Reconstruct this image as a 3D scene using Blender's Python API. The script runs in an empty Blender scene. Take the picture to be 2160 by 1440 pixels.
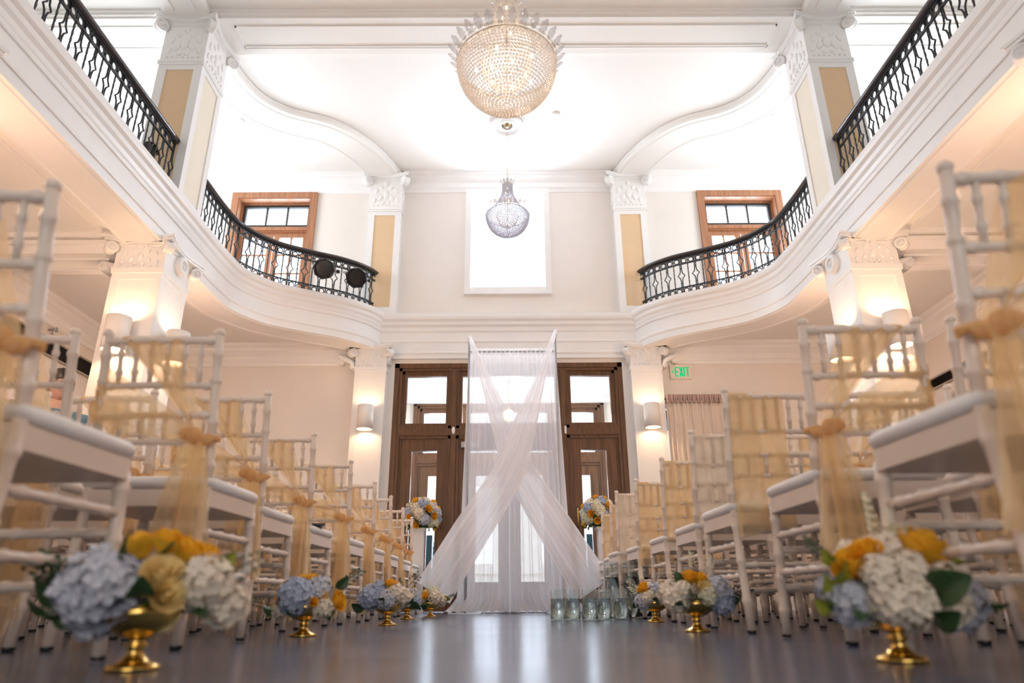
import bpy, bmesh, math, random
from mathutils import Vector, Matrix
random.seed(7)
PI = math.pi
sc = bpy.context.scene
COL = sc.collection

# ------------------------------------------------------------------ camera
cam_d = bpy.data.cameras.new('camera'); cam = bpy.data.objects.new('camera', cam_d); COL.objects.link(cam)
cam_d.sensor_width = 36; cam_d.lens = 24.0; cam_d.clip_start = .02; cam_d.clip_end = 200
R_ = math.radians
cam.matrix_world = (Matrix.Translation((0.0, 0, 0.117)) @ Matrix.Rotation(R_(-0.33), 4, 'Z')
                    @ Matrix.Rotation(R_(90+20.83), 4, 'X') @ Matrix.Rotation(R_(-0.45), 4, 'Z'))
cam_d.dof.use_dof = True; cam_d.dof.focus_distance = 7.4; cam_d.dof.aperture_fstop = 1.9
sc.camera = cam

# ------------------------------------------------------------------ world, colour, daylight
sc.view_settings.view_transform = 'Standard'; sc.view_settings.look = 'None'
sc.view_settings.gamma = 1; sc.view_settings.use_curve_mapping = False
sc.view_settings.exposure = 0.55
w = bpy.data.worlds.new('sky'); sc.world = w; w.use_nodes = True
bg = w.node_tree.nodes['Background']; bg.inputs[0].default_value = (0.88, 0.94, 1.0, 1); bg.inputs[1].default_value = 2.6

def area(name, loc, target, sx, sy, power, color):
    l = bpy.data.lights.new(name, 'AREA'); l.shape = 'RECTANGLE'; l.size = sx; l.size_y = sy
    l.energy = power; l.color = color
    o = bpy.data.objects.new(name, l); COL.objects.link(o); o.location = loc
    d = Vector(target)-Vector(loc)
    o.rotation_euler = d.to_track_quat('-Z', 'Y').to_euler()
    return o
DAY = (0.80, 0.90, 1.0)
# daylight standing in the far openings; side windows unseen, rear light added fill
area('daylight_far_window', (0, 8.72, 4.85), (0, 0, 6.0), 1.05, 1.5, 85, DAY)
for s in (-1, 1):
    area('daylight_gallery_window', (s*3.35, 8.78, 4.6), (s*3.35, 0, 6.5), .95, 1.7, 40, DAY)
    for y, pw in ((-0.2, 16), (6.9, 40)):
        area('daylight_unseen_window', (s*5.28, y, 4.85), (0, y, 4.3), 1.5, 1.7, pw, DAY)  # windows out of view, added where their light suits columns and far bay
area('rear_fill', (0, -5.9, 1.3), (0, 8, .9), 4.5, 2.2, 105, (1, .96, .92))  # added front fill behind the camera; the back wall is solid
area('daylight_porch', (0, 10.9, 1.9), (0, 0, 1.2), 2.6, 2.6, 130, DAY)

# ------------------------------------------------------------------ materials
def nodes(name):
    m = bpy.data.materials.new(name); m.use_nodes = True
    nt = m.node_tree; nt.nodes.clear()
    out = nt.nodes.new('ShaderNodeOutputMaterial')
    return m, nt, out
def noise_col(nt, c, var=.05, scale=6, detail=4, stretch=None):
    tc = nt.nodes.new('ShaderNodeTexCoord'); n = nt.nodes.new('ShaderNodeTexNoise')
    n.inputs['Scale'].default_value = scale; n.inputs['Detail'].default_value = detail
    if stretch:
        mp = nt.nodes.new('ShaderNodeMapping'); mp.inputs['Scale'].default_value = stretch
        nt.links.new(tc.outputs['Object'], mp.inputs['Vector']); nt.links.new(mp.outputs[0], n.inputs['Vector'])
    else:
        nt.links.new(tc.outputs['Object'], n.inputs['Vector'])
    r = nt.nodes.new('ShaderNodeValToRGB')
    a = [max(0, x*(1-var)) for x in c]; b = [min(1, x*(1+var)) for x in c]
    r.color_ramp.elements[0].position = .3; r.color_ramp.elements[1].position = .7
    r.color_ramp.elements[0].color = (*a, 1); r.color_ramp.elements[1].color = (*b, 1)
    nt.links.new(n.outputs['Fac'], r.inputs[0])
    return r.outputs[0], n
def mat(name, c, rough=.5, metal=0, var=.04, scale=6, spec=.5, bump=0, stretch=None, coat=0):
    m, nt, out = nodes(name)
    p = nt.nodes.new('ShaderNodeBsdfPrincipled')
    co, n = noise_col(nt, c, var, scale, stretch=stretch)
    nt.links.new(co, p.inputs['Base Color'])
    p.inputs['Roughness'].default_value = rough; p.inputs['Metallic'].default_value = metal
    p.inputs['Specular IOR Level'].default_value = spec
    p.inputs['Coat Weight'].default_value = coat
    if bump:
        b = nt.nodes.new('ShaderNodeBump'); b.inputs['Strength'].default_value = bump; b.inputs['Distance'].default_value = .01
        nt.links.new(n.outputs['Fac'], b.inputs['Height']); nt.links.new(b.outputs[0], p.inputs['Normal'])
    nt.links.new(p.outputs[0], out.inputs[0])
    return m
def emit(name, c, s):
    m, nt, out = nodes(name); e = nt.nodes.new('ShaderNodeEmission')
    e.inputs[0].default_value = (*c, 1); e.inputs[1].default_value = s
    nt.links.new(e.outputs[0], out.inputs[0]); return m
def sheer(name, c, opacity, var=.06, scale=14, trans=.5):
    m, nt, out = nodes(name)
    co, n = noise_col(nt, c, var, scale)
    d = nt.nodes.new('ShaderNodeBsdfDiffuse'); t = nt.nodes.new('ShaderNodeBsdfTranslucent'); tr = nt.nodes.new('ShaderNodeBsdfTransparent')
    nt.links.new(co, d.inputs[0]); nt.links.new(co, t.inputs[0])
    a = nt.nodes.new('ShaderNodeMixShader'); a.inputs[0].default_value = trans
    nt.links.new(d.outputs[0], a.inputs[1]); nt.links.new(t.outputs[0], a.inputs[2])
    b = nt.nodes.new('ShaderNodeMixShader')
    # cloth grows denser where it is seen edge on, as woven thread does
    lw = nt.nodes.new('ShaderNodeLayerWeight'); lw.inputs[0].default_value = .35
    mr = nt.nodes.new('ShaderNodeMapRange'); mr.inputs[3].default_value = opacity; mr.inputs[4].default_value = min(1, opacity+.4)
    nt.links.new(lw.outputs['Facing'], mr.inputs[0]); nt.links.new(mr.outputs[0], b.inputs[0])
    nt.links.new(tr.outputs[0], b.inputs[1]); nt.links.new(a.outputs[0], b.inputs[2])
    nt.links.new(b.outputs[0], out.inputs[0])
    return m
def thin_glass(name, c=(1, 1, 1), refl=1.0, ior=1.45, body=0, bodyc=(1,1,1)):
    m, nt, out = nodes(name)
    tr = nt.nodes.new('ShaderNodeBsdfTransparent'); tr.inputs[0].default_value = (*c, 1)
    g = nt.nodes.new('ShaderNodeBsdfGlossy'); g.inputs['Roughness'].default_value = .02
    f = nt.nodes.new('ShaderNodeLayerWeight'); f.inputs[0].default_value = .5
    pw = nt.nodes.new('ShaderNodeMath'); pw.operation = 'POWER'; pw.inputs[1].default_value = 4.5
    nt.links.new(f.outputs['Facing'], pw.inputs[0])
    r0 = ((ior-1)/(ior+1))**2
    mu = nt.nodes.new('ShaderNodeMapRange'); mu.inputs[3].default_value = r0*refl; mu.inputs[4].default_value = min(1, .9*refl)
    nt.links.new(pw.outputs[0], mu.inputs[0])
    x = nt.nodes.new('ShaderNodeMixShader'); nt.links.new(mu.outputs[0], x.inputs[0])
    nt.links.new(tr.outputs[0], x.inputs[1]); nt.links.new(g.outputs[0], x.inputs[2])
    last = x
    if body:
        d = nt.nodes.new('ShaderNodeBsdfPrincipled'); d.inputs['Base Color'].default_value = (*bodyc, 1); d.inputs['Roughness'].default_value = .12
        y = nt.nodes.new('ShaderNodeMixShader'); y.inputs[0].default_value = body
        nt.links.new(x.outputs[0], y.inputs[1]); nt.links.new(d.outputs[0], y.inputs[2]); last = y
    nt.links.new(last.outputs[0], out.inputs[0])
    return m
def wood(name, c, rough=.4, var=.35):
    return mat(name, c, rough, var=var, scale=3, stretch=(14, 14, .8), spec=.4)

M = {}
M['wall'] = mat('cream_wall_paint', (.80, .745, .69), .6, var=.015, scale=3)
M['white'] = mat('white_trim_paint', (.86, .85, .84), .38, var=.015, scale=5)
M['ceil'] = mat('white_ceiling_paint', (.87, .855, .83), .55, var=.012, scale=2)
M['cream'] = mat('cream_panel_paint', (.84, .77, .64), .5, var=.02)
M['tan'] = mat('tan_panel_paint', (.74, .54, .33), .55, var=.02)
M['wood'] = wood('brown_oak', (.13, .06, .026))
M['wood2'] = wood('light_brown_oak', (.38, .17, .085), .35, .25)
M['iron'] = mat('black_iron', (.012, .014, .018), .35, var=.2, spec=.6)
M['rail'] = mat('dark_handrail_wood', (.022, .013, .013), .25, var=.3, spec=.6, coat=.3)
M['teal'] = mat('teal_cast_iron', (.02, .10, .15), .45, var=.2)
M['pane'] = thin_glass('window_glass', (.97, .98, 1), .8)
M['chair'] = mat('white_lacquer', (.84, .72, .62), .3, var=.02, spec=.5)
M['cushion'] = mat('white_cushion_cloth', (.90, .87, .85), .6, var=.02, scale=30, bump=.05)
M['pale_gold'] = mat('pale_gold_metal', (.62, .52, .36), .25, metal=1, var=.1)
M['gold'] = mat('gold_metal', (.72, .47, .13), .16, metal=1, var=.1)
M['sash'] = sheer('gold_organza', (.96, .70, .40), .52, var=.12, scale=5, trans=.6)
M['sashd'] = sheer('gold_organza_doubled', (.95, .72, .45), .64, var=.14, scale=5, trans=.55)
M['sashk'] = sheer('gold_organza_gathered', (.92, .64, .33), .82)
M['ivory'] = sheer('ivory_organza', (.90, .82, .70), .66)
M['tulle'] = sheer('white_tulle', (.96, .96, .99), .70, var=.01)
M['tulle2'] = sheer('white_tulle_swag', (.97, .96, .98), .78, var=.01)
M['linen'] = mat('beige_curtain_linen', (.74, .64, .55), .8, var=.04)
M['linen2'] = mat('mauve_curtain_heading', (.56, .42, .37), .85, var=.08, scale=40)
M['glass'] = thin_glass('vase_glass', (.95, .98, .98), 1.6, 1.5, .02, (.8, .85, .85))
M['black'] = mat('black_enamel', (.012, .012, .014), .35, var=.2)
M['grey'] = mat('grey_metal', (.42, .43, .45), .4, metal=.6, var=.1)
M['dark'] = mat('dark_grille', (.035, .032, .03), .6, var=.2)
M['frame_grey'] = mat('grey_grille_frame', (.38, .33, .28), .5)
M['shade'] = mat('sconce_shade_white', (.85, .80, .75), .5, var=.01)
M['bulb'] = emit('warm_bulb', (1, .72, .42), 14)
M['bulb2'] = emit('candle_bulb', (1, .66, .32), 9)
M['crystal'] = thin_glass('crystal', (.99, .98, .97), 1.8, 1.7, .38, (.95, .90, .85))
M['crystal_dense'] = thin_glass('blue_crystal', (.90, .90, .95), 2.0, 1.7, .62, (.62, .62, .70))
M['crystal_leaf'] = thin_glass('crystal_leaf', (.96, .96, .98), 1.4, 1.6, .55, (.74, .74, .76))
M['sign'] = mat('sign_plastic', (.78, .70, .62), .4, var=.02)
M['green'] = emit('lit_green', (.0, .55, .19), .8)
M['skin'] = mat('skin', (.56, .33, .25), .5, var=.06)
M['hair'] = mat('dark_hair', (.012, .009, .008), .45, var=.3, scale=60)
M['shirt'] = mat('teal_shirt', (.10, .19, .23), .8, var=.08)
M['trouser'] = mat('dark_trousers', (.03, .03, .04), .8, var=.1)
M['hyd_white'] = mat('hydrangea_white', (.84, .74, .61), .7, var=.1, scale=30)
M['hyd_cream'] = mat('hydrangea_cream', (.82, .78, .58), .7, var=.1, scale=30)
M['hyd_blue'] = mat('hydrangea_blue', (.43, .50, .66), .7, var=.16, scale=25)
M['hyd_pale'] = mat('hydrangea_pale_blue', (.56, .58, .66), .7, var=.16, scale=25)
M['rose'] = mat('yellow_rose', (.95, .50, .03), .6, var=.12, scale=20)
M['rose2'] = mat('soft_yellow_rose', (.92, .72, .34), .6, var=.1, scale=20)
M['leaf'] = mat('green_leaf', (.03, .07, .02), .45, var=.4, scale=12)
M['leaf2'] = mat('yellow_green_leaf', (.28, .30, .03), .5, var=.3, scale=12)
M['navy'] = mat('navy_cover', (.02, .025, .06), .4)
M['red'] = mat('red_paper', (.6, .03, .05), .5)
M['pave'] = mat('pale_paving', (.66, .64, .60), .8, var=.08)
M['stone'] = mat('pale_stone', (.80, .76, .68), .8, var=.05)
M['blue'] = mat('blue_awning_cloth', (.03, .30, .55), .7, var=.1)
# water: clear, refracting
m, nt, out = nodes('water')
g = nt.nodes.new('ShaderNodeBsdfGlass'); g.inputs['IOR'].default_value = 1.33; g.inputs['Roughness'].default_value = 0
g.inputs['Color'].default_value = (.93, .96, .94, 1); nt.links.new(g.outputs[0], out.inputs[0]); M['water'] = m
# polished concrete floor
m, nt, out = nodes('polished_concrete')
p = nt.nodes.new('ShaderNodeBsdfPrincipled'); tc = nt.nodes.new('ShaderNodeTexCoord')
n1 = nt.nodes.new('ShaderNodeTexNoise'); n1.inputs['Scale'].default_value = 1.4; n1.inputs['Detail'].default_value = 8; n1.inputs['Roughness'].default_value = .65
r = nt.nodes.new('ShaderNodeValToRGB'); r.color_ramp.elements[0].position = .32; r.color_ramp.elements[1].position = .68
r.color_ramp.elements[0].color = (.040, .060, .112, 1); r.color_ramp.elements[1].color = (.115, .14, .205, 1)
nt.links.new(tc.outputs['Object'], n1.inputs['Vector']); nt.links.new(n1.outputs['Fac'], r.inputs[0]); nt.links.new(r.outputs[0], p.inputs['Base Color'])
mr = nt.nodes.new('ShaderNodeMapRange'); mr.inputs[3].default_value = .14; mr.inputs[4].default_value = .27
nt.links.new(n1.outputs['Fac'], mr.inputs[0]); nt.links.new(mr.outputs[0], p.inputs['Roughness'])
p.inputs['Specular IOR Level'].default_value = .5
nt.links.new(p.outputs[0], out.inputs[0]); M['floor'] = m

# ------------------------------------------------------------------ mesh builder
class MB:
    def __init__(self): self.v = []; self.f = []; self.s = []
    def quad(self, *pts, smooth=False):
        i = len(self.v); self.v += [tuple(p) for p in pts]; self.f.append(tuple(range(i, i+len(pts)))); self.s.append(smooth); return self
    def box(self, a, b):
        x0, x1 = sorted((a[0], b[0])); y0, y1 = sorted((a[1], b[1])); z0, z1 = sorted((a[2], b[2]))
        i = len(self.v)
        self.v += [(x0,y0,z0),(x1,y0,z0),(x1,y1,z0),(x0,y1,z0),(x0,y0,z1),(x1,y0,z1),(x1,y1,z1),(x0,y1,z1)]
        for q in ((0,3,2,1),(4,5,6,7),(0,1,5,4),(1,2,6,5),(2,3,7,6),(3,0,4,7)):
            self.f.append(tuple(i+k for k in q)); self.s.append(False)
        return self
    def grid(self, fn, nu, nv, closeu=False, smooth=True):
        i = len(self.v); cu = nu if closeu else nu+1
        for a in range(cu):
            for b in range(nv+1): self.v.append(tuple(fn(a/nu, b/nv)))
        for a in range(nu):
            for b in range(nv):
                a2 = (a+1) % cu
                self.f.append((i+a*(nv+1)+b, i+a2*(nv+1)+b, i+a2*(nv+1)+b+1, i+a*(nv+1)+b+1)); self.s.append(smooth)
        return self
    def tube(self, pts, r, n=8, caps=True, twist=0, smooth=True):
        pts = [Vector(p) for p in pts]
        rs = r if isinstance(r, (list, tuple)) else [r]*len(pts)
        up = None; rings = []
        for k, p in enumerate(pts):
            t = (pts[min(k+1, len(pts)-1)]-pts[max(k-1, 0)])
            if t.length < 1e-9: t = Vector((0,0,1))
            t.normalize()
            if up is None:
                up = Vector((1,0,0)) if abs(t.x) < .8 else Vector((0,1,0))
            up = (up - t*up.dot(t)).normalized(); sd = t.cross(up)
            i = len(self.v)
            for j in range(n):
                a = 2*PI*j/n + twist*k + (PI/4 if n == 4 else 0)
                self.v.append(tuple(p + (up*math.cos(a)+sd*math.sin(a))*rs[k]))
            rings.append(i)
        for k in range(len(rings)-1):
            for j in range(n):
                j2 = (j+1) % n
                self.f.append((rings[k]+j, rings[k]+j2, rings[k+1]+j2, rings[k+1]+j)); self.s.append(smooth)
        if caps:
            self.f.append(tuple(rings[0]+j for j in reversed(range(n)))); self.s.append(False)
            self.f.append(tuple(rings[-1]+j for j in range(n))); self.s.append(False)
        return self
    def lathe(self, prof, n=24, origin=(0,0,0), axis='Z', smooth=True, mtx=None):
        i = len(self.v); o = Vector(origin)
        for k in range(n):
            a = 2*PI*k/n
            for (r, z) in prof:
                q = Vector((r*math.cos(a), r*math.sin(a), z))
                if axis == 'Y': q = Vector((q.x, q.z, q.y))
                if axis == 'X': q = Vector((q.z, q.x, q.y))
                if mtx: q = mtx @ q
                self.v.append(tuple(q+o))
        m_ = len(prof)
        for k in range(n):
            k2 = (k+1) % n
            for j in range(m_-1):
                self.f.append((i+k*m_+j, i+k2*m_+j, i+k2*m_+j+1, i+k*m_+j+1)); self.s.append(smooth)
        return self
    def sweep(self, path, prof, smooth=False, closed_prof=False, s=1):
        """path in plan (x,y); profile (offset to the right of travel, z)"""
        n = len(path); i = len(self.v); m_ = len(prof)
        for k in range(n):
            a = Vector(path[max(k-1, 0)]); b = Vector(path[k]); c = Vector(path[min(k+1, n-1)])
            d1 = (b-a).normalized() if (b-a).length > 1e-9 else None; d2 = (c-b).normalized() if (c-b).length > 1e-9 else None
            if d1 is None: d1 = d2
            if d2 is None: d2 = d1
            n1 = Vector((d1.y, -d1.x)); n2 = Vector((d2.y, -d2.x)); nn = (n1+n2)
            nn = nn/ max(.3, nn.length) ; nn.normalize(); sc_ = 1/max(.5, nn.dot(n1))
            for (o, z) in prof:
                q = b + nn*o*sc_
                self.v.append((s*q.x, q.y, z))
        for k in range(n-1):
            for j in range(m_ if closed_prof else m_-1):
                j2 = (j+1) % m_
                self.f.append((i+k*m_+j, i+(k+1)*m_+j, i+(k+1)*m_+j2, i+k*m_+j2)); self.s.append(smooth)
        if closed_prof:
            self.f.append(tuple(i+j for j in range(m_))); self.s.append(False)
            self.f.append(tuple(i+(n-1)*m_+j for j in range(m_))); self.s.append(False)
        return self
    def prism(self, poly, z0, z1):
        i = len(self.v); n = len(poly)
        self.v += [(x, y, z0) for x, y in poly] + [(x, y, z1) for x, y in poly]
        self.f.append(tuple(i+k for k in reversed(range(n)))); self.s.append(False)
        self.f.append(tuple(i+n+k for k in range(n))); self.s.append(False)
        for k in range(n):
            k2 = (k+1) % n
            self.f.append((i+k, i+k2, i+n+k2, i+n+k)); self.s.append(False)
        return self
    def sphere(self, c, r, nu=12, nv=8, mtx=None):
        rx, ry, rz = r if isinstance(r, (tuple, list)) else (r, r, r)
        c = Vector(c)
        def fn(u, v):
            a = 2*PI*u; b = PI*(v-.5)
            q = Vector((rx*math.cos(a)*math.cos(b), ry*math.sin(a)*math.cos(b), rz*math.sin(b)))
            if mtx: q = mtx @ q
            return q+c
        return self.grid(fn, nu, nv, closeu=True)
    def add(self, other, mtx):
        i = len(self.v); self.v += [tuple(mtx @ Vector(p)) for p in other.v]
        self.f += [tuple(i+k for k in f) for f in other.f]; self.s += other.s; return self
    def mesh(self, name, m):
        me = bpy.data.meshes.new(name); me.from_pydata(self.v, [], self.f)
        me.polygons.foreach_set('use_smooth', self.s)
        bm = bmesh.new(); bm.from_mesh(me); bmesh.ops.remove_doubles(bm, verts=bm.verts, dist=1e-5)
        bmesh.ops.recalc_face_normals(bm, faces=bm.faces); bm.to_mesh(me); bm.free()
        me.materials.append(M[m] if isinstance(m, str) else m); me.update(); return me
    def build(self, name, m, parent=None):
        o = bpy.data.objects.new(name, self.mesh(name, m)); COL.objects.link(o)
        if parent: o.parent = parent
        return o

def tag(o, label=None, cat=None, group=None, kind=None):
    if label: o['label'] = label
    if cat: o['category'] = cat
    if group: o['group'] = group
    if kind: o['kind'] = kind
    return o
def empty(name, loc=(0,0,0), rz=0):
    o = bpy.data.objects.new(name, None); COL.objects.link(o); o.location = loc; o.rotation_euler = (0, 0, rz)
    o.empty_display_size = .05; return o
def struct(mb, name, m, parent=None):
    o = mb.build(name, m, parent)
    if not parent: o['kind'] = 'structure'
    return o
def copy_tree(o, parent=None, kids=None):
    if kids is None:
        kids = {}
        for q in COL.objects:
            if q.parent: kids.setdefault(q.parent.name, []).append(q)
    c = o.copy(); COL.objects.link(c)
    if parent: c.parent = parent
    for ch in kids.get(o.name, []): copy_tree(ch, c, kids)
    return c
def part_copy(o, parent, loc=None, rot=None, scale=None, name=None):
    c = o.copy(); COL.objects.link(c); c.parent = parent
    if loc is not None: c.location = loc
    if rot is not None: c.rotation_euler = rot
    if scale is not None: c.scale = (scale,)*3 if not isinstance(scale, (tuple, list)) else scale
    return c
def catmull(P, n=10):
    out = []
    for k in range(len(P)-1):
        p0 = Vector(P[max(k-1,0)]); p1 = Vector(P[k]); p2 = Vector(P[k+1]); p3 = Vector(P[min(k+2,len(P)-1)])
        for j in range(n):
            t = j/n
            out.append(tuple(.5*((2*p1)+(p2-p0)*t+(2*p0-5*p1+4*p2-p3)*t*t+(3*p1-p0-3*p2+p3)*t**3)))
    out.append(tuple(P[-1])); return out
def offset(path, o):
    r = []
    for k in range(len(path)):
        a = Vector(path[max(k-1,0)]); c = Vector(path[min(k+1,len(path)-1)]); d = (c-a).normalized()
        r.append((path[k][0]+d.y*o, path[k][1]-d.x*o))
    return r
def resample(path, step):
    L = [0]
    for a, b in zip(path, path[1:]): L.append(L[-1]+(Vector(b)-Vector(a)).length)
    n = max(1, round(L[-1]/step)); out = []; k = 0
    for j in range(n+1):
        t = L[-1]*j/n
        while k < len(L)-2 and L[k+1] < t: k += 1
        u = (t-L[k])/max(1e-9, L[k+1]-L[k])
        a = Vector(path[k]); b = Vector(path[k+1]); out.append((a.lerp(b, u), (b-a).normalized()))
    return out

# ------------------------------------------------------------------ the hall
WY, WT = 8.5, .25          # far wall face and thickness
SX = 5.1                   # side wall face
ZC = 5.95                  # ceiling
def wall_holes(mb, axis, p0, p1, u0, u1, z0, z1, holes):
    us = sorted({u0, u1, *[h[0] for h in holes], *[h[1] for h in holes]}); zs = sorted({z0, z1, *[h[2] for h in holes], *[h[3] for h in holes]})
    solid = lambda i, j: 0 <= i < len(us)-1 and 0 <= j < len(zs)-1 and not any(h[0] < (us[i]+us[i+1])/2 < h[1] and h[2] < (zs[j]+zs[j+1])/2 < h[3] for h in holes)
    P = (lambda u, p, z: (u, p, z)) if axis == 'Y' else (lambda u, p, z: (p, u, z))
    for i in range(len(us)-1):
        for j in range(len(zs)-1):
            if not solid(i, j): continue
            a, b, c, d = us[i], us[i+1], zs[j], zs[j+1]
            for p in (p0, p1): mb.quad(P(a,p,c), P(b,p,c), P(b,p,d), P(a,p,d))
            if not solid(i-1, j): mb.quad(P(a,p0,c), P(a,p1,c), P(a,p1,d), P(a,p0,d))
            if not solid(i+1, j): mb.quad(P(b,p0,c), P(b,p1,c), P(b,p1,d), P(b,p0,d))
            if not solid(i, j-1): mb.quad(P(a,p0,c), P(b,p0,c), P(b,p1,c), P(a,p1,c))
            if not solid(i, j+1): mb.quad(P(a,p0,d), P(b,p0,d), P(b,p1,d), P(a,p1,d))
    return mb
struct(MB().box((-SX-.2, -6.2, -.2), (SX+.2, 10.55, 0)), 'floor', 'floor')
GX0, GX1, GZ1 = 2.80, 3.90, 5.60     # gallery french windows
far_holes = [(-1.49, 1.49, 0, 3.05), (-.52, .52, 4.06, 5.62), (-GX1, -GX0, 3.70, GZ1), (GX0, GX1, 3.70, GZ1), (1.90, 3.0, .85, 2.5)]
struct(wall_holes(MB(), 'Y', WY, WY+WT, -SX-.2, SX+.2, 0, ZC+.1, far_holes), 'wall_far', 'wall')
for s, nm in ((-1, 'wall_left'), (1, 'wall_right')):
    hs = [(y-.75, y+.75, 4.0, 5.7) for y in (-.2, 6.9)]  # unseen openings, added to let side light in
    struct(wall_holes(MB(), 'X', s*SX, s*(SX+.2), -6.2, WY+WT, 0, ZC+.1, hs), nm, 'wall')
struct(wall_holes(MB(), 'Y', -6.0, -6.2, -SX-.2, SX+.2, 0, ZC+.1, []), 'wall_back', 'wall')
struct(MB().box((-SX-.2, -6.2, ZC), (SX+.2, WY+WT, ZC+.2)), 'ceiling', 'ceil')

# plan lines of the gallery edge and of the ceiling band above it (drawn for the negative x side)
EDGE = [(-3.14, -6.0), (-3.14, -2), (-3.14, 3), (-3.14, 5.0)] + catmull([(-3.14, 5.6), (-3.145, 6.2), (-3.14, 6.7), (-3.09, 7.08), (-2.86, 7.45), (-2.5, 7.70), (-2.1, 7.93), (-1.82, 8.2), (-1.68, 8.5)], 8)
BAND = catmull([(-3.14, 5.98), (-3.13, 6.3), (-3.01, 6.72), (-2.74, 7.0), (-2.26, 7.22), (-1.92, 7.56), (-1.66, 8.05), (-1.52, 8.5)], 8)
FASC = [(0, 3.20), (0, 3.285), (.012, 3.29), (.016, 3.305), (.012, 3.32), (0, 3.325), (0, 3.475), (.014, 3.48), (.02, 3.50), (.014, 3.515), (.022, 3.53),
        (.03, 3.565), (.05, 3.59), (.055, 3.63), (.08, 3.65), (.088, 3.675), (.088, 3.715), (.07, 3.72), (-.5, 3.72)]
trim_n = [0]
def trim(mb, m='white'):
    trim_n[0] += 1
    return struct(mb, 'trim_%d' % trim_n[0], m)
for s in (-1, 1):
    q = -s
    b = MB(); b.sweep(EDGE, FASC, s=q)
    struct(b, 'balcony_fascia', 'white')
    # slab: floor of the gallery and the ceiling under it
    inner = offset(EDGE, -.02)
    poly = [(q*x, y) for x, y in inner] + [(s*SX, WY), (s*SX, -6.0)]
    b = MB(); b.prism(poly, 3.31, 3.70); struct(b, 'balcony_slab', 'ceil')
    # soffit beam along the edge
    b = MB(); b.sweep(EDGE, [(0, 3.20), (-.03, 3.20), (-.04, 3.19), (-.05, 3.20), (-.33, 3.20), (-.345, 3.19), (-.36, 3.19), (-.38, 3.215), (-.40, 3.23), (-.42, 3.26), (-.43, 3.315)], s=q)
    trim(b)
    b = MB(); b.sweep(EDGE, [(-.56, 3.312), (-.565, 3.295), (-.585, 3.285), (-.605, 3.295), (-.61, 3.312)], s=q, smooth=True); trim(b)
    # ceiling band above the gallery edge
    b = MB(); b.sweep(BAND, [(0, ZC), (0.02, ZC-.005), (.02, ZC-.03), (0, ZC-.05), (0, ZC-.09), (-.06, ZC-.09), (-.065, ZC-.10), (-.075, ZC-.09), (-.40, ZC-.09), (-.41, ZC-.10), (-.42, ZC-.09), (-.44, ZC-.09), (-.44, ZC)], s=q); trim(b, 'ceil')
    # straight ceiling beam over the colonnade
    xa, xb = s*3.57, s*3.11
    b = MB(); b.box((xa, -6.0, ZC-.09), (xb, 5.53, ZC)); 
    b.box((s*3.46, -6, ZC-.105), (s*3.44, 5.4, ZC-.09)); b.box((s*3.24, -6, ZC-.105), (s*3.22, 5.4, ZC-.09)); trim(b, 'ceil')
    # cornices under the gallery: side wall, far wall
    CP = [(0, 3.02), (.012, 3.02), (.02, 3.05), (.015, 3.07), (.03, 3.09), (.035, 3.15), (.07, 3.19), (.09, 3.21), (.09, 3.25), (.12, 3.27), (.13, 3.315), (0, 3.315)]
    b = MB(); b.sweep([(-SX, -6), (-SX, WY)], CP, s=q); trim(b)
    b = MB(); b.sweep([(-SX, WY), (-1.98, WY)], CP, s=q); trim(b)
    # cross beam from column to side wall under the gallery
    b = MB(); b.box((s*3.5, 5.56, 3.12), (s*SX, 5.99, 3.32))
    b.box((s*3.5, 5.53, 3.20), (s*SX, 6.02, 3.24)); b.box((s*3.5, 5.50, 3.26), (s*SX, 6.05, 3.32)); b.box((s*3.7, 5.66, 3.105), (s*SX, 5.68, 3.13)); b.box((s*3.7, 5.87, 3.105), (s*SX, 5.89, 3.13)); trim(b)
    # baseboards
    struct(MB().box((s*SX, -6, 0), (s*(SX-.02), WY, .16)), 'baseboard_left' if s < 0 else 'baseboard_right', 'white')
    struct(MB().box((s*SX, WY, 0), (s*1.98, WY-.02, .16)), 'baseboard_far', 'white')
    # upper cornice along the far wall, outside and inside the pilaster
UC = [(0, 5.66), (.012, 5.665), (.02, 5.69), (.02, 5.70), (.04, 5.73), (.05, 5.80), (.085, 5.84), (.10, 5.86), (.10, 5.90), (.13, 5.92), (.135, ZC), (0, ZC)]
for xa, xb in ((-SX, -1.98), (-1.50, 1.50), (1.98, SX)):
    b = MB(); b.sweep([(xa, WY), (xb, WY)], UC); trim(b)
# transverse ceiling beam between the big columns
b = MB(); b.box((-SX, 5.52, ZC-.075), (SX, 6.03, ZC)); b.box((-SX, 5.47, ZC-.03), (SX, 5.52, ZC)); b.box((-SX, 5.49, ZC-.055), (SX, 5.52, ZC-.03))
for y in (5.62, 5.90, 5.93): b.box((-2.9, y, ZC-.088), (2.9, y+.014, ZC-.07))
for s in (-1, 1):
    b.box((s*2.9, 5.62, ZC-.088), (s*2.885, 5.94, ZC-.07))
    for y in (5.62, 5.92): b.box((s*3.75, y, ZC-.088), (s*SX, y+.014, ZC-.07))
trim(b, 'ceil')
# moulded band across the far wall between the pilasters, in line with the gallery fascias
b = MB(); b.sweep([(-1.72, WY), (1.72, WY)], [(0, 3.10), (.05, 3.10), (.05, 3.16), (.062, 3.165), (.066, 3.18), (.062, 3.195), (.055, 3.20), (.055, 3.32), (.065, 3.325), (.065, 3.35), (.055, 3.36), (.055, 3.46), (.07, 3.48), (.075, 3.53), (.10, 3.56), (.105, 3.60), (.13, 3.63), (.138, 3.66), (.138, 3.71), (0, 3.73)]); trim(b)

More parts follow.
